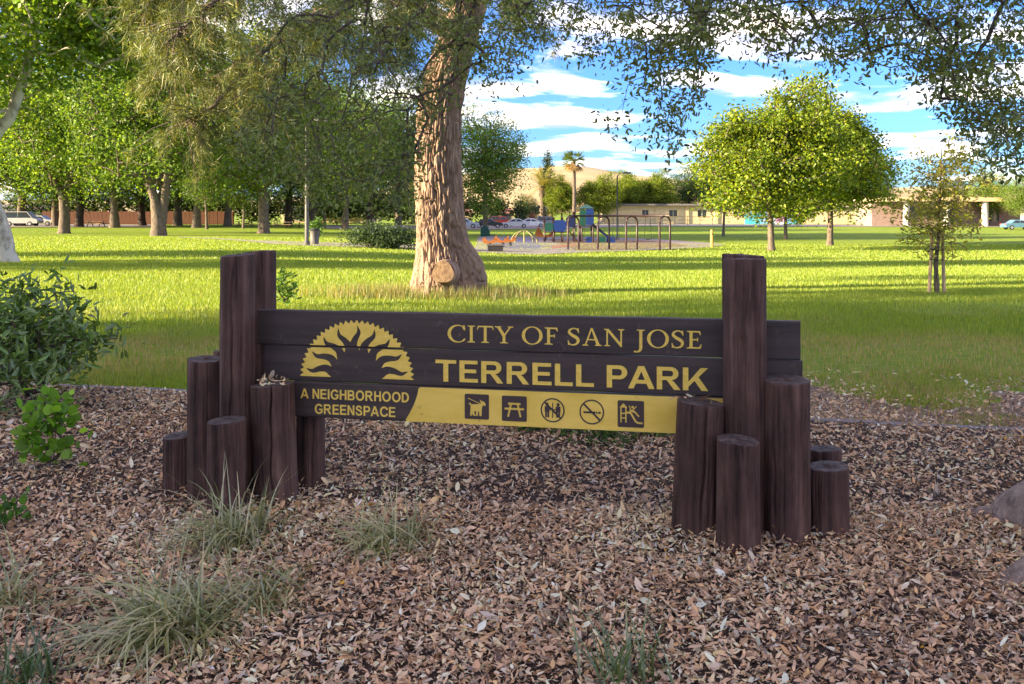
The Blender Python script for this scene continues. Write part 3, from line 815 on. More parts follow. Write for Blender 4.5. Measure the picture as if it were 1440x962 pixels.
def leaves_mesh(name, tmpl, centers, rc, per, size, cols, rng, flat=0.0, droop=0.0, jit=.18, w=None):
    """per leaves round every centre, in one crown"""
    C = np.asarray(centers, float); n = len(C) * per
    off = rng.standard_normal((n, 3)) * (np.asarray(rc) if np.ndim(rc) else np.array([rc, rc, rc * .8]))
    pos = np.repeat(C, per, 0) + off
    rx = rng.uniform(-1, 1, n) * (math.pi if flat == 0 else flat); ry = rng.normal(droop, .6, n); rz = rng.uniform(0, 2 * math.pi, n)
    cc = np.repeat(1 + .16 * rng.standard_normal((len(C), 1)), per, 0)
    col = np.clip(mixcol(n, cols, rng, jit, w) * cc, .004, 1)
    return scatter(name, *tmpl, pos, rotmats(rx, ry, rz), size * rng.uniform(.65, 1.3, n), col)
def grow(nodes, targets, bias=0.25, arch=0.10, rng=None):
    """ties every target to the nearest wood; returns nodes, parents"""
    N = [np.array(n, float) for n in nodes]; par = [i - 1 for i in range(len(N))]; dep = [0.0]
    for i in range(1, len(N)): dep.append(dep[-1] + 0.3 * np.linalg.norm(N[i] - N[i - 1]))
    top = N[-1]
    order = np.argsort(np.linalg.norm(np.asarray(targets) - top, axis=1) + np.linalg.norm(np.asarray(targets) - N[len(N) // 2], axis=1))
    A = np.zeros((len(N) + 2 * len(targets), 3)); A[:len(N)] = N; Dp = np.zeros(len(A)); Dp[:len(N)] = dep
    n = len(N); tips = np.zeros(len(targets), int)
    for ti in order:
        t = np.asarray(targets[ti], float)
        L = np.linalg.norm(A[:n] - t, axis=1)
        pen = np.maximum(0, A[:n, 2] - t[2]) * 0.3
        k = int(np.argmin(L + bias * Dp[:n] + pen))
        m = (A[k] + t) / 2; m[2] += arch * L[k]
        A[n] = m; par.append(k); Dp[n] = Dp[k] + L[k] / 2; n += 1
        A[n] = t; par.append(n - 1); Dp[n] = Dp[n - 1] + L[k] / 2; tips[ti] = n; n += 1
    cnt = np.zeros(n); cnt[tips] = 1
    for i in range(n - 1, 0, -1):
        if par[i] >= 0: cnt[par[i]] += cnt[i]
    return A[:n], par, cnt
def limbs(mb, A, par, cnt, n0, r1, sides=5, rmin=0.0, rmax=9, minr=0.0):
    rad = np.minimum(rmax, r1 * np.sqrt(np.maximum(cnt, 1)))
    for i in range(n0, len(A)):
        k = par[i]
        if rad[i] < minr: continue
        ra = rad[i] * 1.12 if k < n0 else min(rad[k], rad[i] * 1.6)
        mb.tube([A[k], A[i]], [max(ra, rmin), max(rad[i], rmin)], sides, cap=False)
def crown_points(n, c, rx, ry, rz, rng, shell=0.45, lump=0.35, zmin=None):
    d = rng.standard_normal((n * 2, 3)); d /= np.linalg.norm(d, axis=1)[:, None]
    s = rng.integers(0, 99)
    lum = 1 - lump + 2 * lump * fbm(d[:, 0] * 2.2 + d[:, 2] * 1.3 + 7, d[:, 1] * 2.2 - d[:, 2] * 1.7 + s, s, 2)
    r = rng.random(n * 2) ** shell * lum
    p = d * r[:, None] * np.array([rx, ry, rz]) + np.array(c)
    if zmin is not None: p = p[p[:, 2] > zmin]
    return p[:n]
GREEN = [(.10, .20, .022), (.16, .27, .028), (.25, .33, .034)]
YELLOW = [(.20, .28, .014), (.29, .33, .018), (.13, .22, .014)]
def make_tree(name, trunks, crown, n, per, rc, size, cols, seed, bark='bark', leaf='leaf', tmpl=KITE, r1=0.03, zmin=None, lump=.35, shell=.45, flare=True, minr=0.012):
    """trunks: [(points, radii), ...], the first carries the limbs; crown: list of (centre, rx, ry, rz, share)"""
    rng = np.random.default_rng(seed)
    root = empty(name, (0, 0, 0))
    mb = MB()
    tg = np.concatenate([crown_points(int(n * sh), c, rx, ry, rz, rng, shell, lump, zmin) for (c, rx, ry, rz, sh) in crown])
    nt = len(trunks)
    d2 = np.stack([np.linalg.norm(tg - np.array(t[0][-1]), axis=1) for t in trunks], 1); own = d2.argmin(1)
    for ti, (pts, rad) in enumerate(trunks):
        fine, fr = [], []
        for i in range(len(pts) - 1):
            for k in range(4):
                t = k / 4; fine.append(Vector(pts[i]).lerp(Vector(pts[i + 1]), t)); fr.append((rad[i] * (1 - t) + rad[i + 1] * t) * (1 + .05 * math.sin(i * 4 + k * 2.3 + seed)))
        fine.append(Vector(pts[-1])); fr.append(rad[-1])
        if flare and ti == 0: fr[0] *= 1.45; fr[1] *= 1.12
        mb.tube(fine, fr, 12, cap=True)
        mine = tg[own == ti]
        if len(mine) == 0: continue
        k0 = max(2, int(len(fine) * .45))
        A, par, cnt = grow([tuple(p) for p in fine[k0:]], mine)
        limbs(mb, A, par, cnt, len(fine) - k0, r1, 5, .008, rad[-1] * 1.0, minr)
    mb.build('trunk', M[bark], root, True)
    link('crown', leaves_mesh('crown', tmpl, tg, rc, per, size, cols, rng), M[leaf], root)
    return root
def place(root, p, rz=0.0, s=1.0, label=None, group=None, cat='tree'):
    root.location = p; root.rotation_euler = (0, 0, rz); root.scale = (s, s, s)
    return tag(root, label, cat, group)

# ------------------------------------------------------------------ mid-distance broadleaf trees (a few kinds, copied)
SPREAD = make_tree('broadleaf_tree', [([(0, 0, -.3), (.05, 0, 1.5), (-.1, .1, 3.2)], [.42, .36, .33]), ([(-.1, .1, 3.0), (-1.2, .3, 5.0), (-2.2, .2, 8)], [.26, .2, .1]), ([(-.1, .1, 3.0), (1.0, -.2, 5.2), (1.9, .1, 8.5)], [.26, .2, .1])],
    [((0, 0, 8.6), 7.2, 7.2, 6.0, 1.0)], 520, 64, .66, .24, GREEN + [(.075, .150, .020)], 21, zmin=2.9)
FORK = make_tree('forked_tree', [([(0, 0, -.3), (.0, 0, .9), (-.25, .0, 2.4), (-1.2, 0, 5.2), (-1.7, .2, 9)], [.55, .45, .30, .22, .1]), ([(.1, .05, 0.3), (.35, .1, 2.4), (.75, .1, 5.5), (1.0, 0, 9)], [.36, .29, .22, .1]), ([(.0, .1, 1.0), (.15, .3, 3.4), (-.3, .8, 6.5)], [.24, .17, .09])],
    [((0, 0, 9.0), 6.6, 6.6, 6.2, 1.0)], 500, 64, .64, .24, [(.075, .155, .022), (.115, .205, .026), (.18, .26, .032)], 22, zmin=3.2)
TALL = make_tree('upright_tree', [([(0, 0, -.3), (.1, 0, 2.5), (.0, .1, 6), (.1, 0, 10)], [.34, .28, .2, .08])],
    [((0, 0, 8.2), 4.6, 4.6, 5.6, 1.0)], 400, 60, .54, .22, [(.085, .18, .024), (.125, .225, .026), (.20, .28, .032)], 23, zmin=2.2)
THIN = make_tree('slender_tree', [([(0, 0, -.3), (.1, 0, 2.0), (.35, .1, 5), (.3, 0, 8)], [.17, .14, .1, .05])],
    [((0.2, 0, 6.4), 3.2, 3.2, 4.0, 1.0)], 240, 50, .46, .2, [(.05, .11, .022), (.09, .155, .025), (.13, .19, .03)], 24, zmin=2.4)
GLOBE = make_tree('yellow_green_tree', [([(0, 0, -.3), (.05, 0, 1.4), (.1, .05, 3.2), (-.05, 0, 7)], [.22, .19, .16, .07])],
    [((.2, 0, 4.6), 4.7, 4.4, 2.7, .48), ((-1.1, 0, 7.6), 2.7, 2.6, 3.0, .2), ((1.9, .4, 6.7), 2.5, 2.6, 2.6, .18), ((-3.0, .2, 5.7), 2.0, 2.4, 2.2, .14)], 560, 70, .42, .23, YELLOW + [(.075, .13, .016)], 25, zmin=1.9, lump=.36, shell=.55)
DARKT = make_tree('dark_tree', [([(0, 0, -.3), (.1, 0, 1.8), (.0, .1, 4), (.1, 0, 8)], [.34, .3, .24, .1])],
    [((0, 0, 6.5), 4.6, 4.6, 4.6, 1.0)], 360, 56, .54, .22, [(.04, .085, .02), (.06, .115, .025), (.09, .15, .03)], 26, bark='bark_dark', zmin=2.2)
protos = {'s': SPREAD, 'f': FORK, 't': TALL, 'n': THIN, 'g': GLOBE, 'd': DARKT}
used = set()
def tree_at(kind, px, py, rz, s, label, group='park trees on the far lawn', p=None):
    o = protos[kind] if kind not in used else copy_tree(protos[kind])
    used.add(kind)
    place(o, p if p is not None else on_ground(px, py), rz, s, label, group)
    return o
tree_at('s', 90, 328, 0.4, 1.24, 'spreading green tree with low limbs right of the pale mottled trunk')
tree_at('f', 223, 331, 0.0, 1.28, 'tree splitting low into several upright stems, left of the sign')
tree_at('s', 371, 328, 2.2, 1.35, 'stout grey trunked tree standing above the left log posts')
tree_at('d', 111, 319, 0.5, 1.55, 'tree with a very dark thick trunk behind the low limbed tree')
tree_at('f', 161, 320, 1.9, 1.28, 'twin stemmed tree near the low table far left')
tree_at('t', 276, 320, 0.3, 1.49, 'upright tree with a leaning pale trunk before the red fence')
tree_at('n', 291, 322, 2.6, 1.0, 'thin dark leaning sapling beside the leaning pale trunk')
tree_at('t', 320, 318, 1.3, 1.49, 'upright tree between the leaning trunk and the stout grey trunk')
tree_at('n', 342, 321, .9, .9, 'slender young tree just left of the stout grey trunk')
tree_at('n', 457, 321, 2.0, 1.0, 'slender tree just right of the tall lamp pole')
tree_at('t', 485, 322, .2, 1.28, 'grey trunked tree behind the sprawling juniper')
tree_at('d', 520, 318, 2.5, 1.49, 'dark crowned tree above the sprawling juniper')
tree_at('s', 78, 318, 3.0, 1.28, 'reddish trunked tree at the far left edge of the lawn')
tree_at('s', 30, 318, 4.0, 1.35, 'wide tree by the parked white van, far left')
tree_at('d', 200, 317, 4.2, 1.62, 'dark tree behind the many stemmed tree')
tree_at('s', 250, 317, 5.0, 1.55, 'tall leafy tree above the red fence')
tree_at('d', 405, 317, 5.5, 1.69, 'dark tree behind the picnic tables')
tree_at('s', 440, 317, 5.1, 1.49, 'wide tree behind the tall lamp pole')
tree_at('t', 560, 317, 1.1, 1.62, 'upright tree seen just left of the big pine trunk')
tree_at('s', -70, 320, 1.1, 1.49, 'wide tree reaching in from the far left edge')
tree_at('d', 600, 316.5, .4, 1.1, 'dark tree hidden behind the big pine trunk')
tree_at('t', 683, 331, 2.0, .98, 'green tree rising just right of the big pine trunk')
tree_at('g', 1085, 352, 2.9, 1.10, 'sunlit yellow green tree, nearer of the bright pair', 'young trees on the right lawn')
tree_at('g', 1167, 345, 0.5, 1.18, 'bright green tree right of the sunlit yellow one', 'young trees on the right lawn')
tree_at('g', 1105, 336, 4.0, .85, 'smaller tree half hidden behind the sunlit yellow tree', 'young trees on the right lawn')
tree_at('n', 1017, 332, .4, .9, 'small tree left of the sunlit yellow tree by the cream building', 'young trees on the right lawn')
for px, py, k, s, rz, lab in ((790, 315, 'g', .95, 1, 'round green street tree left of the fan palm'), (842, 315, 'g', 1.0, 3, 'round street tree just right of the fan palm'), (884, 314.5, 'g', 1.08, 5, 'sunny street tree behind the middle lamp pole'), (922, 314.5, 'g', 1.08, 2, 'yellowish street tree in front of the cream building windows'), (970, 314, 'd', 1.15, 1, 'brownish dark tree behind the cream building'), (1040, 314, 'd', 1.0, 3, 'dark tree over the cream building roof'), (1235, 314, 'n', 1.1, 1, 'thin reddish tree right of the bright pair'), (1390, 318, 't', .75, 1, 'pale tree in front of the brick building with columns'), (1445, 319, 's', .62, 2, 'green tree at the far right edge by the brick building'), (1340, 316, 'd', .8, 2, 'low dark tree behind the staked sapling'), (740, 314.5, 'd', .55, 4, 'small dark tree beside the feather palm')):
    tree_at(k, px, py, rz, s, lab, 'trees along the far street')
# trees left of the view: their long shadows cover the foreground
for i, (x, y, s, rz, k) in enumerate(((-27, 1.4, 1.0, 0, 's'), (-26, -4.5, 1.05, 1, 'f'), (-27, -14, 1.05, 2, 's'), (-40, -7, 1.2, 3, 's'), (-41, -10, 1.25, 4, 'f'), (-52, -14, 1.3, 5, 's'), (-19, -9, .8, 1.5, 'd'), (-17.5, 1.6, .75, .5, 'd'), (-31, 23.5, .85, 2, 't'), (-36, 35, .9, 1, 's'), (-30, -24, 1.1, 2, 'f'))):
    tree_at(k, 0, 0, rz, s, 'tall tree beyond the left edge whose shadow lies on the grass', 'shade trees beyond the left edge', Vector((x, y, float(hgt(x, y)))))

# pale plane tree at the left edge
pb = on_ground(8, 368); d_ = pb.y
def loc(px, py, d=None):
    p = P(px, d or d_, py); return (p.x - pb.x, p.y - pb.y, p.z - pb.z)
plane = make_tree('plane_tree', [([(0, 0, -.3), loc(2, 330), loc(-14, 280), loc(-25, 225), loc(-14, 190)], [.42, .34, .28, .26, .24]), ([loc(-16, 200), loc(14, 165), loc(34, 110), loc(52, 40), loc(70, -40)], [.21, .19, .17, .14, .1]), ([loc(-20, 210), loc(-60, 120), loc(-90, 0)], [.2, .15, .1])],
    [(loc(90, -10), 4.6, 4.5, 2.9, .55), (loc(-60, 60), 4.0, 4.0, 3.2, .3), (loc(190, 30, d_ + 2), 2.6, 3.0, 1.9, .18)], 640, 48, .34, .135, [(.10, .20, .020), (.15, .25, .025), (.22, .31, .03)], 31, bark='bark_pale', tmpl=LOBED, r1=.02)
place(plane, pb, 0, 1, 'plane tree with pale mottled leaning trunk at the left edge')

# ------------------------------------------------------------------ the big pine
pine_b = on_ground(630, 412); pd = pine_b.y
pine = empty('pine_tree', pine_b); tag(pine, 'big pine with deeply furrowed trunk, sunlit on its left side', 'tree')
def pl(px, py, d=None):
    p = P(px, d or pd, py); return np.array((p.x - pine_b.x, p.y - pine_b.y, p.z - pine_b.z))
def bark_trunk(cl, ns, nr, seed, depth, lobes=(), nc=26, zk=2.3):
    """cl: [(x, y, z, r)] centre line; plates of bark pushed out of the surface"""
    cl = np.asarray(cl, float); s = np.linspace(0, len(cl) - 1, nr); i = np.minimum(s.astype(int), len(cl) - 2); f = (s - i)
    f = f * f * (3 - 2 * f) * .5 + f * .5
    C = cl[i] * (1 - f[:, None]) + cl[i + 1] * f[:, None]
    th = np.arange(ns) / ns * 2 * np.pi + np.pi / 2
    TH, ZZ = np.meshgrid(th, C[:, 2]); Rr = np.repeat(C[:, 3][:, None], ns, 1)
    for (a, zc, amp, wa, wz) in lobes:
        da = (TH - a + np.pi) % (2 * np.pi) - np.pi
        Rr = Rr + amp * np.exp(-(da / wa) ** 2) * np.exp(-((ZZ - zc) / wz) ** 2)
    # voronoi plates on the unrolled bark
    px_, pz_ = TH / (2 * np.pi) * nc, ZZ * zk + .35 * np.sin(TH * 3)
    px_ = px_ + 1.5 * (fbm(TH * 3.1, ZZ * 2.0, seed + 20, 3) - .5); pz_ = pz_ + 1.6 * (fbm(TH * 3.7 + 9, ZZ * 1.3, seed + 21, 3) - .5)
    best = np.full(TH.shape, 9.); sec = np.full(TH.shape, 9.)
    ix, iz = np.floor(px_), np.floor(pz_)
    for a in (-1, 0, 1):
        for b in (-1, 0, 1):
            cx_, cz_ = ix + a, iz + b
            wx = np.mod(cx_, nc)
            hx_ = vnoise(wx * 3.7 + .5, cz_ * 5.1 + .5, seed); hz_ = vnoise(wx * 7.3 + 9.5, cz_ * 2.9 + 4.5, seed + 1)
            dd = np.hypot(px_ - cx_ - hx_, (pz_ - cz_ - hz_))
            sec = np.minimum(sec, np.maximum(best, dd)); best = np.minimum(best, dd)
    pl_ = np.clip((sec - best) / .17, 0, 1) ** .8
    rg = (1 - np.abs(2 * fbm(TH * 11 + 2, ZZ * 1.9, seed + 30, 3) - 1)) ** 7
    rr = Rr + depth * (.75 * pl_ - 1) - depth * .9 * rg + depth * .6 * (fbm(TH * 16, ZZ * 9, seed + 4, 4) - .5) + .03 * (fbm(np.cos(TH) * 2 + 5, np.sin(TH) * 2 + ZZ, seed + 9, 2) - .5)
    V = np.stack([C[:, 0][:, None] + np.cos(TH) * rr, C[:, 1][:, None] + np.sin(TH) * rr, ZZ], -1).reshape(-1, 3)
    i, j = np.meshgrid(np.arange(nr - 1), np.arange(ns), indexing='ij'); i = i.ravel(); j = j.ravel(); k = (j + 1) % ns
    return mesh_np('trunk', V, np.stack([i * ns + j, i * ns + k, (i + 1) * ns + k, (i + 1) * ns + j], 1))
def cl(px, py, r): return (*pl(px, py), r)
line = [(*(pl(632, 412) - np.array((0, 0, .3))), .70), cl(629, 404, .65), cl(625, 380, .58), cl(621, 340, .515), cl(618, 280, .48), cl(616, 220, .465), cl(617, 160, .455), cl(627, 105, .45), cl(645, 50, .40), cl(666, -10, .36), cl(690, -90, .30), cl(700, -220, .2), cl(705, -380, .08)]
link('trunk', bark_trunk(line, 360, 560, 5, .075, [(-.25, .45, .26, .45, .55), (-1.9, .1, .12, .5, .4), (-2.9, .15, .10, .4, .4)], 23, 1.7), M['bark_pine'], pine, False)
# sawn-off root stub facing the camera
st = MB(); c0 = Vector(pl(632, 385)); c1 = Vector(pl(628, 377)) + Vector((0, -.92, -.02))
st.tube([c0, c0.lerp(c1, .5), c1], [.36, .27, .205], 22, cap=False)
stub = st.build('root_stub', M['bark_pine'], pine, True)
dv = (c1 - c0).normalized(); a_ = dv.cross(Vector((0, 0, 1))).normalized(); b_ = dv.cross(a_)
cm = MB(); ring_ = [c1 + dv * .004 + (a_ * math.cos(t) + b_ * math.sin(t)) * (.20 + .015 * math.sin(3 * t)) for t in np.linspace(0, 2 * math.pi, 25)[:-1]]
cm.add([c1 + dv * .012] + ring_, [(0, 1 + k, 1 + (k + 1) % 24) for k in range(24)]); cm.build('sawn_face', M['cutwood'], stub)
rng = np.random.default_rng(41)
bough_ends = []
def bough(a, pts, r, n):
    """a drooping bough with needle sprays round its outer half"""
    bough_ends.append((a, pts, r, n))
bough(pl(640, 60), [pl(520, -30, pd - 1), pl(400, 40, pd - 2), pl(300, 150, pd - 2.5), pl(262, 172, pd - 2.6)], .09, 90)
bough(pl(650, 20), [pl(560, -80, pd - 1), pl(400, -60, pd - 2), pl(290, 10, pd - 3), pl(235, 60, pd - 3)], .09, 120)
bough(pl(640, 40), [pl(540, -20, pd - 1.5), pl(440, 20, pd - 3), pl(385, 110, pd - 3.2), pl(370, 140, pd - 3.3)], .07, 90)
bough(pl(640, 10), [pl(500, -60, pd + 1), pl(330, -20, pd + 1), pl(240, 60, pd + 1), pl(225, 110, pd + 1)], .08, 120)
bough(pl(660, -20), [pl(600, -120, pd - 2), pl(520, -60, pd - 4), pl(480, 10, pd - 4.6), pl(450, 40, pd - 5)], .07, 90)
bough(pl(640, 60), [pl(590, 20, pd - 1.2), pl(550, 40, pd - 2), pl(510, 90, pd - 2.4)], .05, 70)
bough(pl(640, 50), [pl(600, 0, pd - 1), pl(570, 0, pd - 1.8), pl(545, 30, pd - 2)], .05, 60)
bough(pl(655, 20), [pl(690, -40, pd - 1), pl(730, -20, pd - 2), pl(745, 10, pd - 2.4)], .05, 40)
bough(pl(640, 30), [pl(450, -80, pd), pl(300, -40, pd), pl(230, -10, pd - 1), pl(190, 20, pd - 1)], .08, 120)
bough(pl(640, 40), [pl(520, -10, pd + 2), pl(420, 40, pd + 2.4), pl(330, 90, pd + 2.5), pl(300, 130, pd + 2.5)], .08, 110)
bough(pl(690, -150), [pl(560, -200, pd - 1), pl(400, -150, pd - 2), pl(330, -90, pd - 2)], .07, 80)
bough(pl(690, -150), [pl(800, -200, pd - 1), pl(900, -150, pd - 1), pl(960, -90, pd - 2)], .07, 80)
tips = []; mbb = MB()
for (a, pts, r, n) in bough_ends:
    path = [Vector(a)] + [Vector(p) for p in pts]
    mbb.tube(path, [r * (1 - .8 * k / (len(path) - 1)) for k in range(len(path))], 6, cap=False)
    seg = len(path) - 1
    for _ in range(int(n * .75)):
        t = (0.35 + 0.65 * rng.random() ** .8) * seg; i = min(int(t), seg - 1); p = path[i].lerp(path[i + 1], t - i)
        e = p + Vector(rng.normal(0, .34, 3)) + Vector((0, 0, -.16 - .25 * rng.random()))
        mbb.tube([p, p.lerp(e, .5) + Vector((0, 0, .05)), e], [.014, .010, .006], 3, cap=False)
        for q in (e, p.lerp(e, .6)): tips.append((q, (e - p).normalized()))
mbb.build('bough', M['bark'], pine, True)
NT = len(tips); per = 34
tp = np.array([t[0] for t in tips]); td = np.array([t[1] for t in tips])
n = NT * per
dirs = np.repeat(td, per, 0) * .55 + rng.standard_normal((n, 3)) * .62 + np.array((0, 0, -.12)); dirs /= np.linalg.norm(dirs, axis=1)[:, None]
Ln = rng.uniform(.15, .27, n)
sd = np.cross(dirs, rng.standard_normal((n, 3))); sd /= np.linalg.norm(sd, axis=1)[:, None]
b0 = np.repeat(tp, per, 0) + rng.standard_normal((n, 3)) * .05
wv = .0065
V = np.stack([b0 - sd * wv, b0 + sd * wv, b0 + dirs * Ln[:, None] + np.array((0, 0, -.03))], 1).reshape(-1, 3)
tuftc = np.repeat(1 + .22 * rng.standard_normal((NT, 1)), per, 0)
colr = mixcol(n, [(.10, .14, .03), (.14, .18, .04), (.07, .10, .025), (.27, .25, .06)], rng) * np.clip(tuftc, .5, 1.6)
nd = mesh_np('crown', V, np.arange(n * 3).reshape(-1, 3), np.repeat(np.clip(colr, .01, 1), 3, 0))
link('crown', nd, M['needle'], pine)

# ------------------------------------------------------------------ live oak: trunk right of the view, boughs over the top of it
oak_p = Vector((2.95, 4.05, 0)); oak = empty('oak_tree', oak_p)
tag(oak, 'live oak with grey roots at the right edge and leafy twigs hanging overhead', 'tree')
def ol(px, py, d):
    p = P(px, d, py); return np.array((p.x - oak_p.x, p.y - oak_p.y, p.z))
link('trunk', bark_trunk([(0, 0, -.3, .62), (0, 0, .05, .50), (.02, 0, .35, .39), (.05, .05, 1.0, .34), (.08, .1, 1.8, .33), (.05, .15, 2.6, .36), (0, .2, 3.2, .26), (-.1, .3, 4.6, .15)], 120, 110, 15, .022, [(2.6, .05, .25, .3, .25), (3.7, .05, .28, .3, .25), (-1.2, .05, .25, .3, .25)]), M['bark_oak'], oak, True)
rt = MB()
def root(pts, rad):
    pts = [Vector(p) - oak_p for p in pts]; fine, fr = [], []
    for i in range(len(pts) - 1):
        for k in range(6):
            t = k / 6; fine.append(pts[i].lerp(pts[i + 1], t) + Vector((0, 0, .012 * math.sin(i * 5 + k * 1.9)))); fr.append((rad[i] * (1 - t) + rad[i + 1] * t) * (1 + .10 * math.sin(k * 2.7 + i * 3)))
    fine.append(pts[-1]); fr.append(rad[-1])
    rt = MB(); rt.tube(fine, fr, 14); rt.build('root', M['bark_oak'], oak, True)
root([(2.8, 4.15, .16), (2.58, 4.33, .06), (2.36, 4.40, .01), (2.15, 4.48, -.06)], [.18, .12, .085, .04])
root([(2.8, 4.35, .10), (2.68, 4.55, .02), (2.58, 4.7, -.03), (2.5, 4.85, -.10)], [.17, .11, .08, .04])
root([(2.7, 3.9, .18), (2.32, 3.74, .06), (2.02, 3.64, .015), (1.86, 3.62, -.07)], [.20, .10, .065, .03])
root([(2.8, 3.8, .15), (2.4, 3.5, .04), (2.1, 3.3, -.06)], [.2, .12, .06])
rng = np.random.default_rng(51)
BL = [  # px, py, rx, ry, twigs, d0, d1
    (1385, 50, 80, 70, 190, 5, 8), (1400, 150, 60, 55, 150, 5.5, 8), (1410, 215, 45, 40, 60, 5, 7), (1350, 140, 35, 45, 50, 5.5, 8), (1270, 20, 90, 35, 130, 5, 8), (1185, 70, 35, 35, 40, 5, 7), (1240, 60, 30, 30, 30, 5, 7), (1320, 90, 45, 45, 70, 5, 7.5),
    (1110, 20, 70, 40, 90, 5, 8), (1040, 25, 60, 40, 80, 5, 8), (1000, 20, 50, 50, 70, 5, 8), (930, 30, 60, 60, 110, 5, 8), (950, 120, 40, 55, 90, 5.5, 7.5), (985, 70, 25, 45, 36, 5, 7), (940, 195, 26, 28, 24, 5.5, 7), (900, 110, 24, 34, 22, 5.5, 7), (855, 40, 40, 45, 34, 6, 8), (862, 188, 13, 9, 5, 6, 7), (800, 5, 60, 18, 40, 6, 8), (1275, 110, 26, 14, 10, 5, 7), (1210, 98, 18, 14, 8, 5, 7), (1090, 85, 40, 16, 18, 5, 7),
    (715, 30, 45, 35, 80, 6.5, 8.5), (650, 85, 40, 45, 110, 6.5, 8.5), (705, 100, 26, 34, 34, 6.5, 8.5), (620, 30, 50, 40, 70, 6.5, 8.5), (735, 75, 22, 14, 8, 6.5, 8), (770, 35, 45, 40, 44, 6, 8), (825, 85, 24, 30, 14, 6, 8),
    (470, 120, 90, 110, 190, 6.5, 9), (545, 130, 55, 90, 90, 6.5, 9), (400, 200, 60, 60, 90, 6.5, 9), (500, 230, 90, 50, 130, 6.5, 9), (545, 275, 40, 40, 70, 6.5, 8.5), (440, 270, 70, 36, 80, 6.5, 8.5), (350, 215, 32, 40, 40, 6.5, 8.5), (440, 20, 90, 40, 60, 6.5, 9), (360, 60, 30, 40, 24, 6.5, 9), (590, 200, 14, 50, 16, 6.5, 8), (610, 150, 26, 26, 24, 6.5, 8),
    (1100, -100, 420, 50, 120, 4.5, 8), (550, -100, 260, 50, 80, 6, 9)]
tg = []
for (px, py, rx, ry, n, d0, d1) in BL:
    for _ in range(n):
        a = rng.uniform(0, 2 * math.pi); r = math.sqrt(rng.random())
        d = rng.uniform(d0, d1)
        tg.append(ol(px + rx * r * math.cos(a) * 1.1, py + ry * r * math.sin(a) * 1.1 - 16, d))
tg = np.array(tg)
limb_paths = [[(0.05, .15, 2.6), tuple(ol(1300, -190, 5.0)), tuple(ol(1000, -170, 6.0)), tuple(ol(760, -150, 7.0)), tuple(ol(560, -130, 7.6)), tuple(ol(420, -120, 8))],
              [(0.05, .15, 2.8), tuple(ol(1440, -180, 6.2)), tuple(ol(1300, -160, 7.2)), tuple(ol(1100, -150, 7.6))]]
mb = MB(); lnodes = []
for lp in limb_paths:
    pts = [Vector(p) for p in lp]; fine, fr = [], []
    for i in range(len(pts) - 1):
        for k in range(4): fine.append(pts[i].lerp(pts[i + 1], k / 4) + Vector((0, 0, .06 * math.sin(i * 3 + k * 1.7)))); fr.append(.15 * (1 - .8 * (i + k / 4) / (len(pts) - 1)))
    fine.append(pts[-1]); fr.append(.02); MBL = MB(); MBL.tube(fine, fr, 10); MBL.build('limb', M['bark_oak'], oak, True)
    lnodes += [tuple(p) for p in fine]
A, par, cnt = grow(lnodes, tg, .12, .06)
limbs(mb, A, par, cnt, len(lnodes), .0012, 4, .0014, .014)
mb.build('twigs', M['twig'], oak).__setitem__('kind', 'stuff')
per = 10; n = len(tg) * per
# leaves along short drooping twig ends
tdir = rng.standard_normal((len(tg), 3)) * np.array((.8, .8, .45)) + np.array((0, 0, -.55)); tdir /= np.linalg.norm(tdir, axis=1)[:, None]
al = np.tile(np.linspace(-.10, .17, per), len(tg))
pos = np.repeat(tg, per, 0) + np.repeat(tdir, per, 0) * al[:, None] + rng.standard_normal((n, 3)) * .028
col = mixcol(n, [(.10, .14, .028), (.15, .20, .04), (.21, .26, .058), (.25, .23, .07)], rng, .2, [.34, .36, .22, .08]) * np.repeat(1 + .2 * rng.standard_normal((len(tg), 1)), per, 0)
me = scatter('crown', *OVAL, pos, rotmats(rng.uniform(-3.1, 3.1, n), rng.normal(.5, .6, n), rng.uniform(0, 6.3, n)), rng.uniform(.030, .055, n), np.clip(col, .008, 1))
link('crown', me, M['oakleaf'], oak)

# ------------------------------------------------------------------ staked sapling on the right lawn
sp = on_ground(1318, 411); sd_ = sp.y
def sl(px, py, d=None):
    p = P(px, d or sd_, py); return (p.x - sp.x, p.y - sp.y, p.z - sp.z)
sap = make_tree('staked_sapling', [([(0, 0, -.2), sl(1316, 370), sl(1320, 330), sl(1322, 270), sl(1324, 210)], [.05, .042, .034, .02, .008])],
    [(sl(1318, 310), .75, .7, .85, .55), (sl(1335, 245), .8, .7, .75, .45)], 190, 20, .13, .085, [(.38, .39, .045), (.28, .34, .035), (.42, .36, .09), (.32, .26, .10)], 61, bark='bark', tmpl=OVAL, r1=.006, flare=False, minr=.004, lump=.45)
place(sap, sp, 0, 1, 'young sparse tree tied between two wooden stakes on the right lawn')
for (a, b) in ((sl(1306, 413), sl(1311, 320, sd_ - .1)), (sl(1328, 407), sl(1325, 322, sd_ + .1))):
    mb = MB(); mb.tube([Vector(a) - Vector((0, 0, .15)), b], [.034, .030], 10); mb.build('stake', M['stake'], sap, True)
for z in (352, 366):
    mb = MB(); mb.tube([sl(1308, z - 2, sd_ - .1), sl(1318, z, sd_ - .12), sl(1327, z - 1, sd_ + .05)], .012, 6); mb.build('tie', M['black'], sap, True)

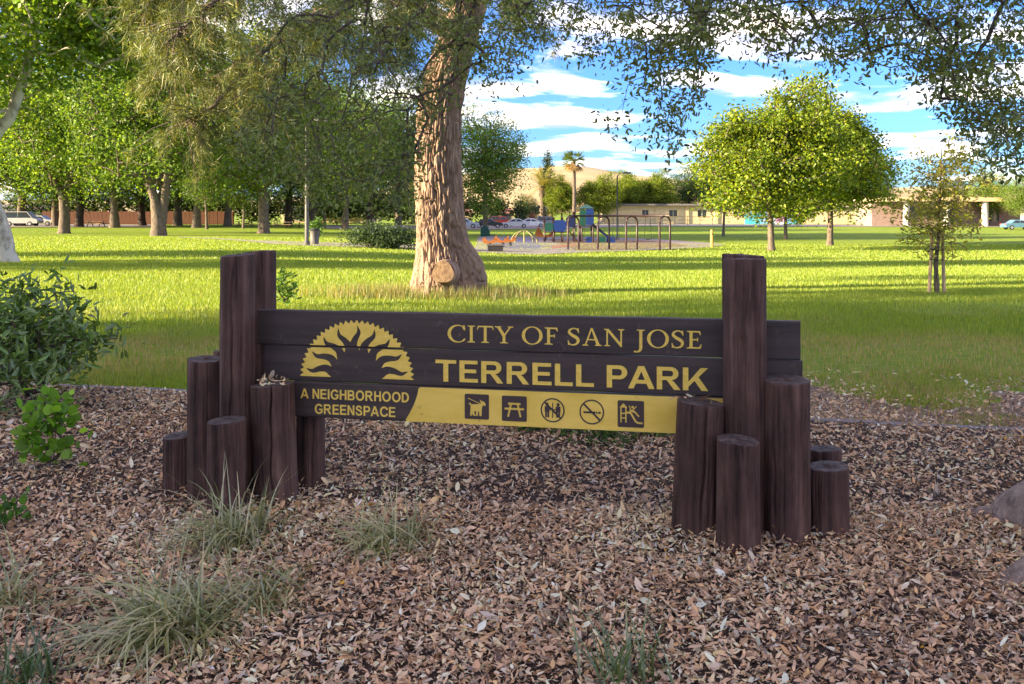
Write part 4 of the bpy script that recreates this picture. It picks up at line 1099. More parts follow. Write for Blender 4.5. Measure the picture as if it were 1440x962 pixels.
# ------------------------------------------------------------------ shrubs and small plants
def bush(name, px, py, label, n, per, rc, rx, rz, size, cols, seed, leaf, tmpl=OVAL, cat='shrub', zc=.55, ry=None, stems=9, group=None):
    rng = np.random.default_rng(seed); b = on_ground(px, py)
    root = empty(name, b); tag(root, label, cat, group)
    tg = crown_points(n, (0, 0, rz * zc * 2), rx, ry or rx, rz, rng, .5, .4, .04)
    mb = MB()
    A, par, cnt = grow([(0, 0, -.05), (0, 0, .03), (0, 0, rz * .25)], tg, .1, .02)
    limbs(mb, A, par, cnt, 3, size * .035, 4, size * .03, size * .25)
    mb.build('stem', M['twig'], root).__setitem__('kind', 'stuff')
    link('crown', leaves_mesh('crown', tmpl, tg, rc, per, size, cols, rng, droop=-.35), M[leaf], root)
    return root
bush('laurel_shrub', 38, 578, 'glossy dark green laurel shrub at the left edge beside the mulch', 260, 11, .075, .62, .47, .085, [(.085, .17, .026), (.12, .22, .034), (.17, .27, .05)], 71, 'laurel', LANCE)
bush('small_plant', 66, 662, 'small bright green leafy plant growing in the mulch before the laurel shrub', 46, 5, .035, .16, .24, .055, [(.16, .34, .03), (.23, .40, .04), (.12, .27, .025)], 72, 'leaf', LOBED, 'plant')
bush('small_plant', 4, 752, 'tiny green sprig at the left edge below the bright plant', 14, 4, .03, .10, .08, .04, [(.10, .22, .03), (.07, .17, .03)], 73, 'leaf', LOBED, 'plant')
bush('juniper_bush', 536, 349, 'sprawling grey green juniper bush left of the big pine trunk', 240, 26, .22, 2.4, .72, .16, [(.035, .07, .028), (.05, .095, .035), (.07, .11, .045)], 74, 'leaf', KITE, zc=.45, ry=1.6)
for i, (px, py, s, lab) in enumerate(((748, 612, 1, 'low green weed in the mulch under the picnic table icon'), (845, 626, 1.2, 'leafy green weed in the mulch under the no smoking icon'), (925, 618, .9, 'small green weed beside the cracked log post under the yellow field'), (800, 617, .7, 'tiny weed between the two larger weeds under the sign'))):
    bush('weed', px, py, lab, int(34 * s), 7, .035, .19 * s, .06, .045, [(.07, .15, .03), (.10, .19, .04), (.05, .11, .025)], 80 + i, 'leaf', LANCE, 'plant', zc=.4)
bush('weed', 399, 430, 'upright green weed behind the tall left posts', 30, 7, .05, .20, .26, .11, [(.08, .17, .03), (.12, .22, .04)], 90, 'leaf', LANCE, 'plant')

def tussock(px, py, label, n, Lm, seed, spread=1.0, cols=None, w=.0040, base=.07, up=1.0):
    rng = np.random.default_rng(seed); b = on_ground(px, py)
    m = 6
    az = rng.uniform(0, 2 * np.pi, n); L = Lm * rng.uniform(.45, 1.15, n)
    lean = np.clip(rng.normal(1.38, .42, n), .1, 2.2) * spread
    bx = rng.normal(0, base, n); by = rng.normal(0, base, n)
    V = np.zeros((n, m + 1, 2, 3)); x = np.zeros(n); z = np.zeros(n) - .01; ang = np.pi / 2 - lean * .55 / up
    curl = lean * 1.25 / m
    for k in range(m + 1):
        ww = w * rng.uniform(.8, 1.2, n) * (1 - (k / m) ** 1.6 * .93)
        cx = bx + x * np.cos(az); cy = by + x * np.sin(az)
        V[:, k, 0] = np.stack([cx - np.sin(az) * ww, cy + np.cos(az) * ww, z], 1)
        V[:, k, 1] = np.stack([cx + np.sin(az) * ww, cy - np.cos(az) * ww, z + ww * .6], 1)
        x = x + np.cos(ang) * L / m; z = np.maximum(z + np.sin(ang) * L / m, .012); ang = ang - curl
    gz = bed_h(b.x, b.y)
    base_i = np.arange(n)[:, None] * (2 * (m + 1)) + (np.arange(m) * 2)[None]
    q = base_i.ravel(); Fa = np.stack([q, q + 1, q + 3, q + 2], 1)
    c = mixcol(n, cols or [(.22, .26, .08), (.32, .34, .13), (.46, .45, .25), (.52, .42, .22), (.15, .19, .045)], rng, .15, None)
    o = link('tussock', mesh_np('tussock', V.reshape(-1, 3), Fa, np.repeat(c, 2 * (m + 1), 0)), M['clump'])
    o.location = (b.x, b.y, float(gz) + .015)
    return tag(o, label, 'grass tuft', 'ornamental grass tufts in the mulch', 'thing')
tussock(333, 768, 'pale arching grass tuft at the foot of the left log cluster', 270, .40, 1)
tussock(548, 772, 'arching grass tuft right of the left log cluster on a leaf mound', 230, .36, 2)
tussock(238, 890, 'largest grass tuft with drooping grey green blades, front left', 480, .44, 3, 1.1, base=.08)
tussock(360, 850, 'flattened grass tuft lying just right of the largest tuft', 200, .34, 6, 1.35, base=.08)
tussock(-5, 850, 'grass tuft cut by the left edge of the picture', 150, .34, 4, 1.1)
tussock(872, 962, 'thin upright grass tuft at the bottom edge of the picture', 60, .30, 5, .45, [(.10, .17, .04), (.16, .22, .07)], base=.06)
tussock(40, 965, 'small dark grass tuft in the bottom left corner', 60, .28, 7, .5, [(.06, .12, .03), (.10, .16, .05)], base=.05)

# ------------------------------------------------------------------ fallen leaves on the bed, grass blades on the lawn (countless)
rng = np.random.default_rng(101)
def in_view(n, d0, d1, pad=1.22, extra=.6, power=1.0):
    """random ground points in the wedge before the camera, even per square metre"""
    y = np.sqrt(rng.uniform(d0 ** 2, d1 ** 2, n)); x = rng.uniform(-1, 1, n) * (.5625 * pad * y + extra)
    return x, y
LIT = [(.68, .45, .27), (.54, .33, .19), (.38, .26, .17), (.10, .058, .038), (.74, .60, .43), (.64, .38, .17), (.44, .37, .30)]
LW = [.21, .22, .14, .14, .11, .11, .07]
X, Y, Sz = [], [], []
for n, d0, d1, s in ((105000, 2.3, 4.6, .024), (85000, 4.6, 7.8, .028)):
    x, y = in_view(n, d0, d1); X.append(x); Y.append(y); Sz.append(np.full(n, s))
X = np.concatenate(X); Y = np.concatenate(Y); Sz = np.concatenate(Sz)
ky = kerb_y(X)
keep = Y < ky - .03
# past the edging, right of the sign, leaves thin out over worn grass
spill = (Y > ky + .12) & (X > 1.0) & (rng.random(len(X)) < .42 * np.clip(1 - (Y - ky) / 1.6, 0, 1) * np.clip(fbm(X * 1.4, Y * 1.4, 33, 3) * 2.4 - .5, 0, 1))
ex = rng.uniform(1.0, 6, 26000); ey = rng.uniform(6, 10, 26000); ek = (ey > kerb_y(ex) + .12) & (rng.random(26000) < np.clip(fbm(ex * .9, ey * .9, 33, 3) * 4 - 1.5, 0, 1) * np.clip(1.15 - (ey - kerb_y(ex)) / 2.2, 0, 1))
X = np.concatenate([X[keep | spill], ex[ek]]); Y = np.concatenate([Y[keep | spill], ey[ek]]); Sz = np.concatenate([Sz[keep | spill], np.full(ek.sum(), .030)])
ky = kerb_y(X); n = len(X)
Zs = np.where(Y < ky, .014 + bed_h(X, Y) * np.clip((ky - Y) / .5, 0, 1) + rng.random(n) ** 1.5 * .022, hgt(X, Y) + .0 + rng.random(n) * .012)
# leaves drift a little higher against the logs
for (px, d) in ((334, 4.63), (389, 4.6), (319, 4.44), (289, 4.75), (437, 4.88), (977, 4.2), (1038, 3.99), (1047, 4.19), (1105, 4.13), (1165, 4.17)):
    q = P(px, d, z=0); dist = np.hypot(X - q.x, Y - q.y)
    Zs = Zs + .035 * np.exp(-(np.maximum(dist - .09, 0) / .07) ** 2) * rng.random(n)
# a few leaves caught on the tops of two logs
def on_top(px, ytop, d, k, r):
    p = P(px, d, ytop); a = rng.uniform(0, 6.3, k); q = np.sqrt(rng.random(k)) * r
    return p.x + q * np.cos(a), p.y + q * np.sin(a), np.full(k, p.z + .012) + rng.random(k) * .018
tx, ty, tz = on_top(386, 541, 4.60, 42, .085); t2 = on_top(980, 566, 4.20, 10, .09)
X = np.concatenate([X, tx, t2[0]]); Y = np.concatenate([Y, ty, t2[1]]); Zs = np.concatenate([Zs, tz, t2[2]]); Sz = np.concatenate([Sz, np.full(len(X) - len(Sz), .028)]); n = len(X)
CURL = ([(0, 0, .06), (.30, .22, .20), (.70, .18, .16), (1, 0, .14), (.70, -.18, .16), (.30, -.22, .20)], [(0, 1, 2, 3), (0, 3, 4, 5)])
flip = rng.random(n) < .5
rx = np.where(flip, np.pi, 0) + rng.normal(0, .60, n)
big = np.where(rng.random(n) < .06, 1.7, 1.0)
patch = (.84 + .82 * fbm(X * 1.7 + 4, Y * 1.7, 61, 3))[:, None]
col = np.clip(mixcol(n, LIT, rng, .14, LW) * patch, .02, .75)
odd = rng.random(n); col[odd < .0012] = (.62, .33, .03); col[(odd > .0012) & (odd < .006)] = (.40, .42, .33)
me = scatter('leaf_litter', *CURL, np.stack([X, Y, Zs + .004], 1), rotmats(rx, rng.normal(0, .45, n), rng.uniform(0, 6.3, n)), (Sz * rng.uniform(.35, 1.45, n) * big)[:, None] * np.stack([np.where(rng.random(n) < .18, rng.uniform(1.2, 1.9, n), 1), np.where(rng.random(n) < .3, rng.uniform(.25, .6, n), rng.uniform(.75, 1.25, n)), np.ones(n)], 1), col)
tag(link('leaf_litter', me, M['litter']), 'tan and brown dry leaves strewn over the bed round the sign', kind='stuff')

# fallen twigs
mb = MB()
for _ in range(120):
    x, y = in_view(1, 2.6, 7.0, 1.0, 0); x, y = float(x[0]), float(y[0])
    if y > float(kerb_y(x)) - .1: continue
    a = random.uniform(0, 6.3); L = random.uniform(.06, .24); z = .035 + float(bed_h(x, y))
    mb.tube([(x, y, z), (x + L * .5 * math.cos(a) + .01, y + L * .5 * math.sin(a), z + .012), (x + L * math.cos(a + .2), y + L * math.sin(a + .2), z)], [.0035, .003, .0015], 4)
tag(mb.build('twig_debris', M['bark']), 'thin grey twigs lying among the dry leaves', kind='stuff')

def turf(name, n, d0, d1, hh, ww, label, seed, pad=1.15):
    r = np.random.default_rng(seed)
    y = np.sqrt(r.uniform(d0 ** 2, d1 ** 2, n)); x = r.uniform(-1, 1, n) * (.5625 * pad * y + .5)
    ky = kerb_y(x); dry = fbm(x * .42 + 3, y * .42 + 8, 77, 4)
    bare = np.clip((fbm(x * .9, y * .9, 33, 3) - .36) * 5, 0, 1) * np.clip(1.5 - (y - ky) / 2.2, 0, 1) * (x > .6)
    k = (y > ky + .09) & (r.random(n) > bare * .93) & (r.random(n) > np.clip((dry - .50) * 4, 0, .8) * (y < 16))
    x, y, dry = x[k], y[k], dry[k]; m = len(x)
    h = hh * r.uniform(.45, 1.25, m) * (.65 + .8 * fbm(x * 1.3, y * 1.3, 55, 3))
    az = r.uniform(0, 2 * np.pi, m); ln = r.normal(0, .45, m); w = ww * r.uniform(.7, 1.3, m)
    z = hgt(x, y) - .033
    ca, sa = np.cos(az), np.sin(az)
    V = np.stack([np.stack([x - ca * w, y - sa * w, z], 1), np.stack([x + ca * w, y + sa * w, z], 1), np.stack([x - sa * h * ln, y + ca * h * ln, z + .03 + h], 1)], 1)
    c = mixcol(m, [(.195, .30, .024), (.26, .355, .03), (.33, .39, .035), (.155, .25, .024)], r, .12)
    zone = np.clip(1.35 - (y - kerb_y(x)) / 2.3, 0, 1) * np.clip((x - .6) / .6, 0, 1) * np.clip(fbm(x * .9, y * .9, 33, 3) * 3 - .6, 0, 1)
    t = np.maximum(np.clip((dry - .42) * 5, 0, 1), zone)[:, None] * (r.random(m) < .75)[:, None] * np.clip((15 - y) / 5, .06, 1)[:, None]
    c = c * (1 - t) + np.array([(.46, .35, .17)]) * t * r.uniform(.7, 1.2, m)[:, None]
    me = mesh_np(name, V.reshape(-1, 3), np.arange(m * 3).reshape(-1, 3), np.repeat(c, 3, 0))
    return tag(link(name, me, M['blade']), label, kind='stuff')
turf('grass', 150000, 6.0, 11.0, .030, .0042, 'short patchy grass just beyond the bed edging', 1)
turf('grass', 210000, 11.0, 20.0, .040, .0055, 'short grass on the shaded lawn before the pine', 2)
turf('grass', 190000, 20.0, 34.0, .048, .009, 'sunlit short grass on the middle lawn', 3)
turf('grass', 150000, 34.0, 75.0, .06, .024, 'short grass on the far lawn', 4)
# taller straw-coloured weeds round the pine's foot
r = np.random.default_rng(9); n = 5200
a = r.uniform(0, 6.3, n); q = .7 + np.abs(r.normal(0, .75, n)); x = pine_b.x + q * np.cos(a) * 1.25 - .15; y = pine_b.y + q * np.sin(a) * .6 - .5; h = r.uniform(.06, .30, n)
az = r.uniform(0, 6.3, n); w = .007; z = hgt(x, y) - .03; ln = r.normal(0, .35, n)
V = np.stack([np.stack([x - np.cos(az) * w, y - np.sin(az) * w, z], 1), np.stack([x + np.cos(az) * w, y + np.sin(az) * w, z], 1), np.stack([x - np.sin(az) * h * ln, y + np.cos(az) * h * ln, z + h], 1)], 1)
tag(link('dry_grass', mesh_np('dry_grass', V.reshape(-1, 3), np.arange(n * 3).reshape(-1, 3), np.repeat(mixcol(n, [(.36, .27, .12), (.22, .25, .07), (.15, .22, .05)], r), 3, 0)), M['blade']), 'taller straw coloured grass round the foot of the pine', kind='stuff')

# ------------------------------------------------------------------ playground
M['maroon'] = plain('dark_maroon_metal', (.035, .016, .014), .4)
M['pblue'] = plain('blue_plastic', (.008, .03, .15), .4)
M['pnavy'] = plain('navy_plastic', (.008, .014, .06), .4)
M['pgreen'] = plain('green_plastic', (.008, .06, .045), .4)
M['orange'] = plain('orange_plastic', (.30, .10, .018), .6)
M['lemon'] = plain('pale_yellow_metal', (.20, .18, .07), .6)
M['rubber'] = plain('black_rubber', (.02, .02, .022), .7)
M['pole'] = plain('grey_green_lamp_pole', (.10, .095, .085), .6)
def G3(px, py, d=None):
    """ground point and a converter from pixels to that point's frame at its depth"""
    b = on_ground(px, py)
    def c(x, y, dd=0.0):
        p = P(x, b.y + dd, y); return Vector((p.x - b.x, dd, p.z - b.z))
    return b, c
sb, c = G3(870, 351.5)
sw = empty('swing_set', sb); tag(sw, 'dark metal swing set with arched legs on the wood chip pit', 'swing set')
zt = c(870, 304).z
for xa, xb in ((798.5, 814), (840.5, 857), (880, 896.5), (927, 943)):
    x0, x1 = c(xa, 350).x, c(xb, 350).x; rr = (x1 - x0) / 2; xm = (x0 + x1) / 2
    pts = [(x0, -.35, -.1), (x0, -.35, zt - rr)] + [(xm - rr * math.cos(t), -.35 + .35 * 0, zt - rr + rr * math.sin(t)) for t in np.linspace(.25, math.pi - .25, 7)] + [(x1, -.35, zt - rr), (x1, -.35, -.1)]
    pts = [(x, .5 * (x - xm), z) for x, y, z in pts]
    mb = MB(); mb.tube(pts, .07, 8); mb.build('arch', M['maroon'], sw, True)
mb = MB(); mb.tube([(c(800, 350).x, 0, zt + .02), (c(941, 350).x, 0, zt + .02)], .07, 8); mb.build('top_bar', M['maroon'], sw, True)
for px in (866, 911, 826):
    x = c(px, 350).x; zs = c(px, 336).z
    mb = MB()
    for s in (-.25, .25): mb.tube([(x + s * .6, 0, zt), (x + s, 0, zs)], .018, 5)
    mb.build('chain', M['black'], sw)
    mb = MB(); mb.add([(x - .3, -.1, zs), (x + .3, -.1, zs), (x + .3, .1, zs), (x - .3, .1, zs), (x, -.1, zs - .08), (x, .1, zs - .08)], [(0, 4, 5, 3), (4, 1, 2, 5), (0, 1, 4), (3, 5, 2), (0, 3, 2, 1)]); mb.build('swing_seat', M['rubber'], sw)
tb, c = G3(800, 341)
ps = empty('play_structure', tb); tag(ps, 'blue and green climbing structure with panels and tower left of the swings', 'playground')
def panel(x0, y0, x1, y1, mat, dd=0.0, name='panel'):
    a, b = c(x0, y1, dd), c(x1, y0, dd); mb = MB()
    w, h = b.x - a.x, b.z - a.z; k = min(w, h) * .18
    poly = [(a.x + k, a.z), (b.x - k, a.z), (b.x, a.z + k), (b.x, b.z - k), (b.x - k, b.z), (a.x + k, b.z), (a.x, b.z - k), (a.x, a.z + k)]
    mb.prism(poly, dd - .05, dd + .05); mb.build(name, M[mat], ps)
for px in (766, 779, 791, 808, 818, 834): 
    for dd in (0, 1.6):
        mb = MB(); mb.tube([c(px, 341) * 1.0 + Vector((0, dd, -.1)), c(px, 298 if px > 805 else 306) + Vector((0, dd, 0))], .065, 8); mb.build('post', M['maroon'], ps, True)
panel(766, 313.5, 778, 325, 'pgreen', -.1); panel(778.5, 309.5, 796, 325.5, 'pblue', -.12); panel(796, 305, 808.5, 319.5, 'pnavy', -.1)
panel(815.5, 295, 825, 317.5, 'pgreen', -.1); panel(824.5, 293.5, 834.5, 316.5, 'pblue', -.14)
for x0, x1, z0 in ((765, 797, 326.5), (806, 836, 318)):
    a, b = c(x0, z0), c(x1, z0); MB().box(((a.x + b.x) / 2, .8, a.z), (b.x - a.x, 1.7, .09)).build('deck', M['maroon'], ps)
a, b = c(816, 293), c(836, 293); mb = MB(); mb.add([(a.x, -.2, a.z), (b.x, -.2, a.z), (b.x, 1.8, a.z), (a.x, 1.8, a.z), ((a.x + b.x) / 2, .8, a.z + .35)], [(3, 2, 1, 0), (0, 1, 4), (1, 2, 4), (2, 3, 4), (3, 0, 4)]); mb.build('roof', M['pgreen'], ps)
mb = MB(); a, b = c(797, 321), c(812, 340)      # ladder between the decks
for dd in (-.05, .6): mb.tube([a + Vector((0, dd, 0)), b + Vector((0, dd, 0))], .05, 6)
for k in range(5):
    p = a.lerp(b, (k + .5) / 5); mb.tube([p + Vector((0, -.05, 0)), p + Vector((0, .6, 0))], .04, 6)
mb.build('ladder', M['maroon'], ps)
a, b = c(834, 318), c(848, 340); mb = MB()
mb.add([(a.x, .4, a.z), (a.x, 1.2, a.z), (b.x + .6, 1.2, b.z + .2), (b.x + .6, .4, b.z + .2), (a.x, .4, a.z + .25), (a.x, 1.2, a.z + .25), (b.x + .6, 1.2, b.z + .42), (b.x + .6, .4, b.z + .42)], [(0, 1, 2, 3), (0, 3, 7, 4), (1, 5, 6, 2)]); mb.build('slide', M['pnavy'], ps)
for i, (x0, x1, m) in enumerate(((824, 832.5, 'pblue'), (840, 851.5, 'pgreen'), (853, 865, 'pblue'))):
    b, c2 = G3((x0 + x1) / 2, 341.5); a_, b2 = c2(x0, 341), c2(x1, 333)
    o = MB().prism([(a_.x + .06, 0), (b2.x - .06, 0), (b2.x, .1), (b2.x, b2.z - .08), (b2.x - .08, b2.z), (a_.x + .08, b2.z), (a_.x, b2.z - .08), (a_.x, .1)], -.12, .12).build('low_board', M[m])
    o.location = b; tag(o, ['low blue play panel under the tower', 'low green play panel standing between two blue ones', 'low blue play panel nearest the middle swing arch'][i], 'play panel', 'low play panels behind the swings')
gb, c = G3(682, 332); gs = empty('green_slide', gb); tag(gs, 'small green hooded slide just right of the pine trunk', 'slide')
MB().prism([(-.45, 0), (.5, 0), (.5, .5), (.25, 1.0), (-.1, 1.15), (-.45, .8)], -.35, .35).build('hood', M['pgreen'], gs); MB().box((.75, 0, .12), (.6, .5, .1)).build('chute', M['pgreen'], gs)
def rider(px, py, label, mat, s=1.0):
    b, c = G3(px, py); o = empty('spring_rider', b); tag(o, label, 'spring rider', 'spring riders on the play paving')
    mb = MB(); mb.tube([(.13 * math.cos(t), .13 * math.sin(t), .02 + t * .016) for t in np.linspace(0, 18, 46)], .022, 5); mb.build('spring', M['rubber'], o, True)
    MB().prism([(-.42 * s, .30), (-.1, .26), (.25 * s, .30), (.48 * s, .46), (.42 * s, .80 * s), (.24 * s, .62), (.1, .46), (-.15, .46), (-.34 * s, .66 * s), (-.5 * s, .60)], -.13, .13).build('body', M[mat], o)
    MB().tube([(.22 * s, -.28, .62), (.22 * s, .28, .62)], .025, 6).build('handle', M['rubber'], o)
    return o
rider(689, 348, 'orange spring rider nearest the pine trunk', 'orange', 1.1); rider(707, 347, 'orange spring rider between the pine and the yellow climber', 'orange'); rider(717.5, 346, 'orange spring rider just left of the yellow climber', 'orange', .9)
rider(767, 338, 'large orange rider in front of the green play panel', 'orange', 1.9)
db, c = G3(737, 341); dm = empty('dome_climber', db); tag(dm, 'pale yellow bent bar climber on the purple rubber surface', 'climber')
for k in range(4):
    a = k * math.pi / 4; mb = MB(); mb.tube([(1.1 * math.cos(t) * math.cos(a), 1.1 * math.cos(t) * math.sin(a), .95 * math.sin(t)) for t in np.linspace(0, math.pi, 13)], .06, 6); mb.build('hoop', M['lemon'], dm, True)
bb, c = G3(697, 354); bx = empty('low_seat_box', bb); tag(bx, 'dark low box seat at the near edge of the play paving', 'seat')
MB().prism([(-.45, .0), (.45, .0), (.5, .38), (-.5, .38)], -.3, .3).build('body', M['rubber'], bx); MB().box((0, 0, .43), (1.1, .7, .08)).build('lid', M['pole'], bx)
yb, c = G3(1001, 347.5); o = empty('bollard', yb); tag(o, 'yellow bollard at the right end of the play paving', 'bollard')
hh = c(1001, 323).z
MB().tube([(0, 0, -.1), (0, 0, hh - .1), (0, 0, hh - .03), (0, 0, hh)], [.12, .12, .10, .04], 12).build('post', plain('ochre_paint', (.50, .36, .08)), o, True); MB().tube([(0, 0, hh * .7), (0, 0, hh * .78)], .126, 12).build('band', M['lemon'], o, True)

# lamp poles, litter bin
def lamp(px, py, ytop, label, w):
    b, c = G3(px, py); o = empty('lamp_pole', b); tag(o, label, 'lamp pole', 'park lamp poles'); h = c(px, ytop).z
    MB().tube([(0, 0, -.1), (0, 0, .25), (0, 0, .3), (0, 0, h)], [w * 1.5, w * 1.5, w, w * .8], 10).build('pole', M['pole'], o, True)
    MB().tube([(0, 0, h - .1), (.35, 0, h + .25), (.7, 0, h + .3)], w * .5, 6).build('arm', M['pole'], o, True)
    MB().box((.95, 0, h + .27), (.7, .35, .16)).build('lamp_head', M['pole'], o)
lamp(431.5, 345, 175, 'tall grey lamp pole beside the litter bin on the path', .13)
lamp(868, 336, 247, 'slim dark lamp pole rising behind the swings', .08)
b, c = G3(442.5, 343.5); bn = empty('litter_bin', b); tag(bn, 'grey green round litter bin beside the tall lamp pole', 'bin')
MB().tube([(0, 0, 0), (0, 0, .85), (0, 0, .9)], [.27, .31, .33], 16).build('body', M['pole'], bn, True); MB().tube([(0, 0, .9), (0, 0, .98), (0, 0, 1.05)], [.35, .34, .15], 16).build('lid', M['rubber'], bn, True)
bush('small_shrub', 444, 341, 'small bright shrub sprouting behind the litter bin', 40, 12, .18, .55, .62, .2, [(.07, .16, .025), (.10, .2, .03)], 95, 'leaf', KITE, 'shrub', zc=.8)

# picnic tables and benches far left
def picnic(px, py, label, rz=0.0):
    b, c = G3(px, py); o = empty('picnic_table', b, rz); tag(o, label, 'picnic table', 'picnic tables under the trees')
    MB().box((0, 0, .76), (2.4, .8, .07)).build('table_top', M['stake'], o)
    for s in (-1, 1):
        MB().box((0, s * .75, .45), (2.4, .3, .06)).build('seat', M['stake'], o)
        MB().tube([(s * .8, -.75, 0), (s * .8, -.25, .74)], .05, 6).tube([(s * .8, .75, 0), (s * .8, .25, .74)], .05, 6).tube([(s * .8, -.85, .40), (s * .8, .85, .40)], .05, 6).build('frame', M['black'], o)
picnic(398, 321, 'tan topped picnic table right of the stout grey trunk'); picnic(412, 320.5, 'picnic table closest to the tall lamp pole', .2); picnic(345, 320, 'picnic table in deep shade left of the stout grey trunk', .1); picnic(135, 319.5, 'low pale table left of the twin stemmed tree', -.1)

# ------------------------------------------------------------------ palms, cypress
def palm(px, py, ytop, label, name, fan=True, rt=.22, R_=2.3, seed=1):
    rng = np.random.default_rng(seed); b, c = G3(px, py); o = empty(name, b); tag(o, label, 'palm', 'palms by the far street')
    h = c(px, ytop).z
    MB().tube([(0, 0, -.2), (0, 0, .6), (.1, 0, h * .5), (.05, 0, h)], [rt * 1.5, rt, rt * .9, rt * .85], 12).build('trunk', M['bark'], o, True)
    V, Fc, Cc = [], [], []
    nf = 90
    for k in range(nf):
        az = rng.uniform(0, 6.3); el = rng.uniform(-1.35, 1.2) if fan else rng.uniform(-.6, 1.35)
        L = R_ * rng.uniform(.75, 1.1); dead = el < (-.35 if fan else -.3)
        base = np.array((.05, 0, h)); dr = np.array((math.cos(az) * math.cos(el), math.sin(az) * math.cos(el), math.sin(el))); sd = np.array((-math.sin(az), math.cos(az), 0)); upv = np.cross(dr, sd)
        cc = (.38, .26, .12) if dead else tuple(np.array((.10, .15, .035) if fan else (.24, .22, .06)) * rng.uniform(.7, 1.6))
        if fan:
            hub = base + dr * L * .5
            for j in range(9):
                t = (j - 4) / 4 * 1.25; e = hub + (dr * math.cos(t) + sd * math.sin(t)) * L * .5 + np.array((0, 0, -.12 * L * abs(t)))
                w = upv * .05 + sd * .09; i = len(V); V += [hub - w, hub + w, e]; Fc.append((i, i + 1, i + 2)); Cc += [cc] * 3
            i = len(V); V += [base - sd * .04, base + sd * .04, hub]; Fc.append((i, i + 1, i + 2)); Cc += [cc] * 3
        else:
            for j in range(16):
                t = (j + 1) / 16; p = base + dr * L * 1.3 * t + np.array((0, 0, -1.0 * t * t * L * .55))
                for s in (-1, 1):
                    e = p + (sd * s * .9 + dr * .5) * .55 * (1.15 - t) * 1.2 + np.array((0, 0, -.18)); i = len(V); V += [p - dr * .07, p + dr * .07, e]; Fc.append((i, i + 1, i + 2)); Cc += [cc] * 3
    link('crown', mesh_np('crown', np.array(V), np.array(Fc), np.array(Cc)), M['leaf'], o)
palm(807, 315.5, 226, 'tall fan palm with a skirt of dry fronds', 'fan_palm', True, .38, 3.0, 3)
palm(762, 315, 262, 'broad feather palm with golden drooping fronds left of the fan palm', 'feather_palm', False, .6, 6.2, 4)
cy = make_tree('cypress', [([(0, 0, -.2), (0, 0, 4), (0, 0, 12)], [.3, .2, .05])], [((0, 0, 7.6), 1.3, 1.3, 7.2, 1.0)], 260, 22, .28, .26, [(.025, .055, .018), (.04, .075, .02)], 66, bark='bark_dark', zmin=.4, lump=.15)
place(cy, on_ground(769, 314.2), 0, 1.15, 'narrow dark cypress rising behind the feather palm')

# ------------------------------------------------------------------ far buildings
M['cream'] = surf('cream_stucco', (.55, .42, .25), (.66, .52, .33), 1.5, .9)
M['creamtrim'] = plain('cream_trim', (.60, .46, .26), .8)
M['brickpink'] = surf('pinkish_brick', (.26, .18, .15), (.34, .25, .21), 2, .9)
M['roofgrey'] = plain('grey_roof', (.16, .15, .15), .9)
M['roofred'] = plain('red_brown_roof', (.26, .11, .09), .9)
M['glass'] = plain('dark_window_glass', (.03, .035, .045), .12, spec=.6)
M['white'] = plain('white_paint', (.52, .49, .45), .8)
M['fence'] = surf('red_brown_fence', (.08, .034, .02), (.14, .06, .035), 3, .9)
def frame_at(px0, px1, py):
    """a facade whose foot is seen from px0 to px1"""
    a = on_ground(px0, py); b = on_ground(px1, py); b = P(px1, a.y, z=a.z)
    return a, b.x - a.x, F / a.y
a, W, k = frame_at(850, 1125, 315); sch = empty('school_building', a); tag(sch, 'long cream single storey building with square dark windows behind the swings', 'building')
Hs = CAMH - (289.5 - HY) / k - a.z
def X_(px): return (px - 850) / k
def Zp(py): return CAMH - (py - HY) / k - a.z
wins = [(903, 912), (941, 952.5), (981, 994), (1032, 1045), (1060, 1072)]
xs_ = [X_(850)]
for w0, w1 in wins: xs_ += [X_(w0), X_(w1)]
xs_.append(X_(1125)); z0, z1 = Zp(304.5), Zp(295.5)
mb = MB()
mb.box((W / 2, 5, z0 / 2), (W, 10, z0)); mb.box((W / 2, 5, (z1 + Hs) / 2), (W, 10, Hs - z1))
for i in range(0, len(xs_), 2): mb.box(((xs_[i] + xs_[i + 1]) / 2, 5, (z0 + z1) / 2), (xs_[i + 1] - xs_[i], 10, z1 - z0 - .004))
mb.build('wall', M['cream'], sch)
MB().box((W / 2, 4.6, Hs + .22), (W + 1.6, 11.8, .36)).build('roof', M['roofgrey'], sch)
for w0, w1 in wins:
    xa, xb = X_(w0), X_(w1); wobj = MB().box(((xa + xb) / 2, .22, (z0 + z1) / 2), (xb - xa - .004, .04, z1 - z0 - .004)).build('window', M['glass'], sch)
    MB().box(((xa + xb) / 2, .16, (z0 + z1) / 2), (.08, .06, z1 - z0 - .01)).build('mullion', M['white'], wobj); MB().box(((xa + xb) / 2, -.04, z0 - .06), (xb - xa + .3, .2, .1)).build('sill', M['creamtrim'], wobj)
for px in (858, 924, 966, 1007, 1052, 1090): MB().box((X_(px), -.12, Hs / 2), (.7, .22, Hs - .02)).build('pilaster', M['creamtrim'], sch)
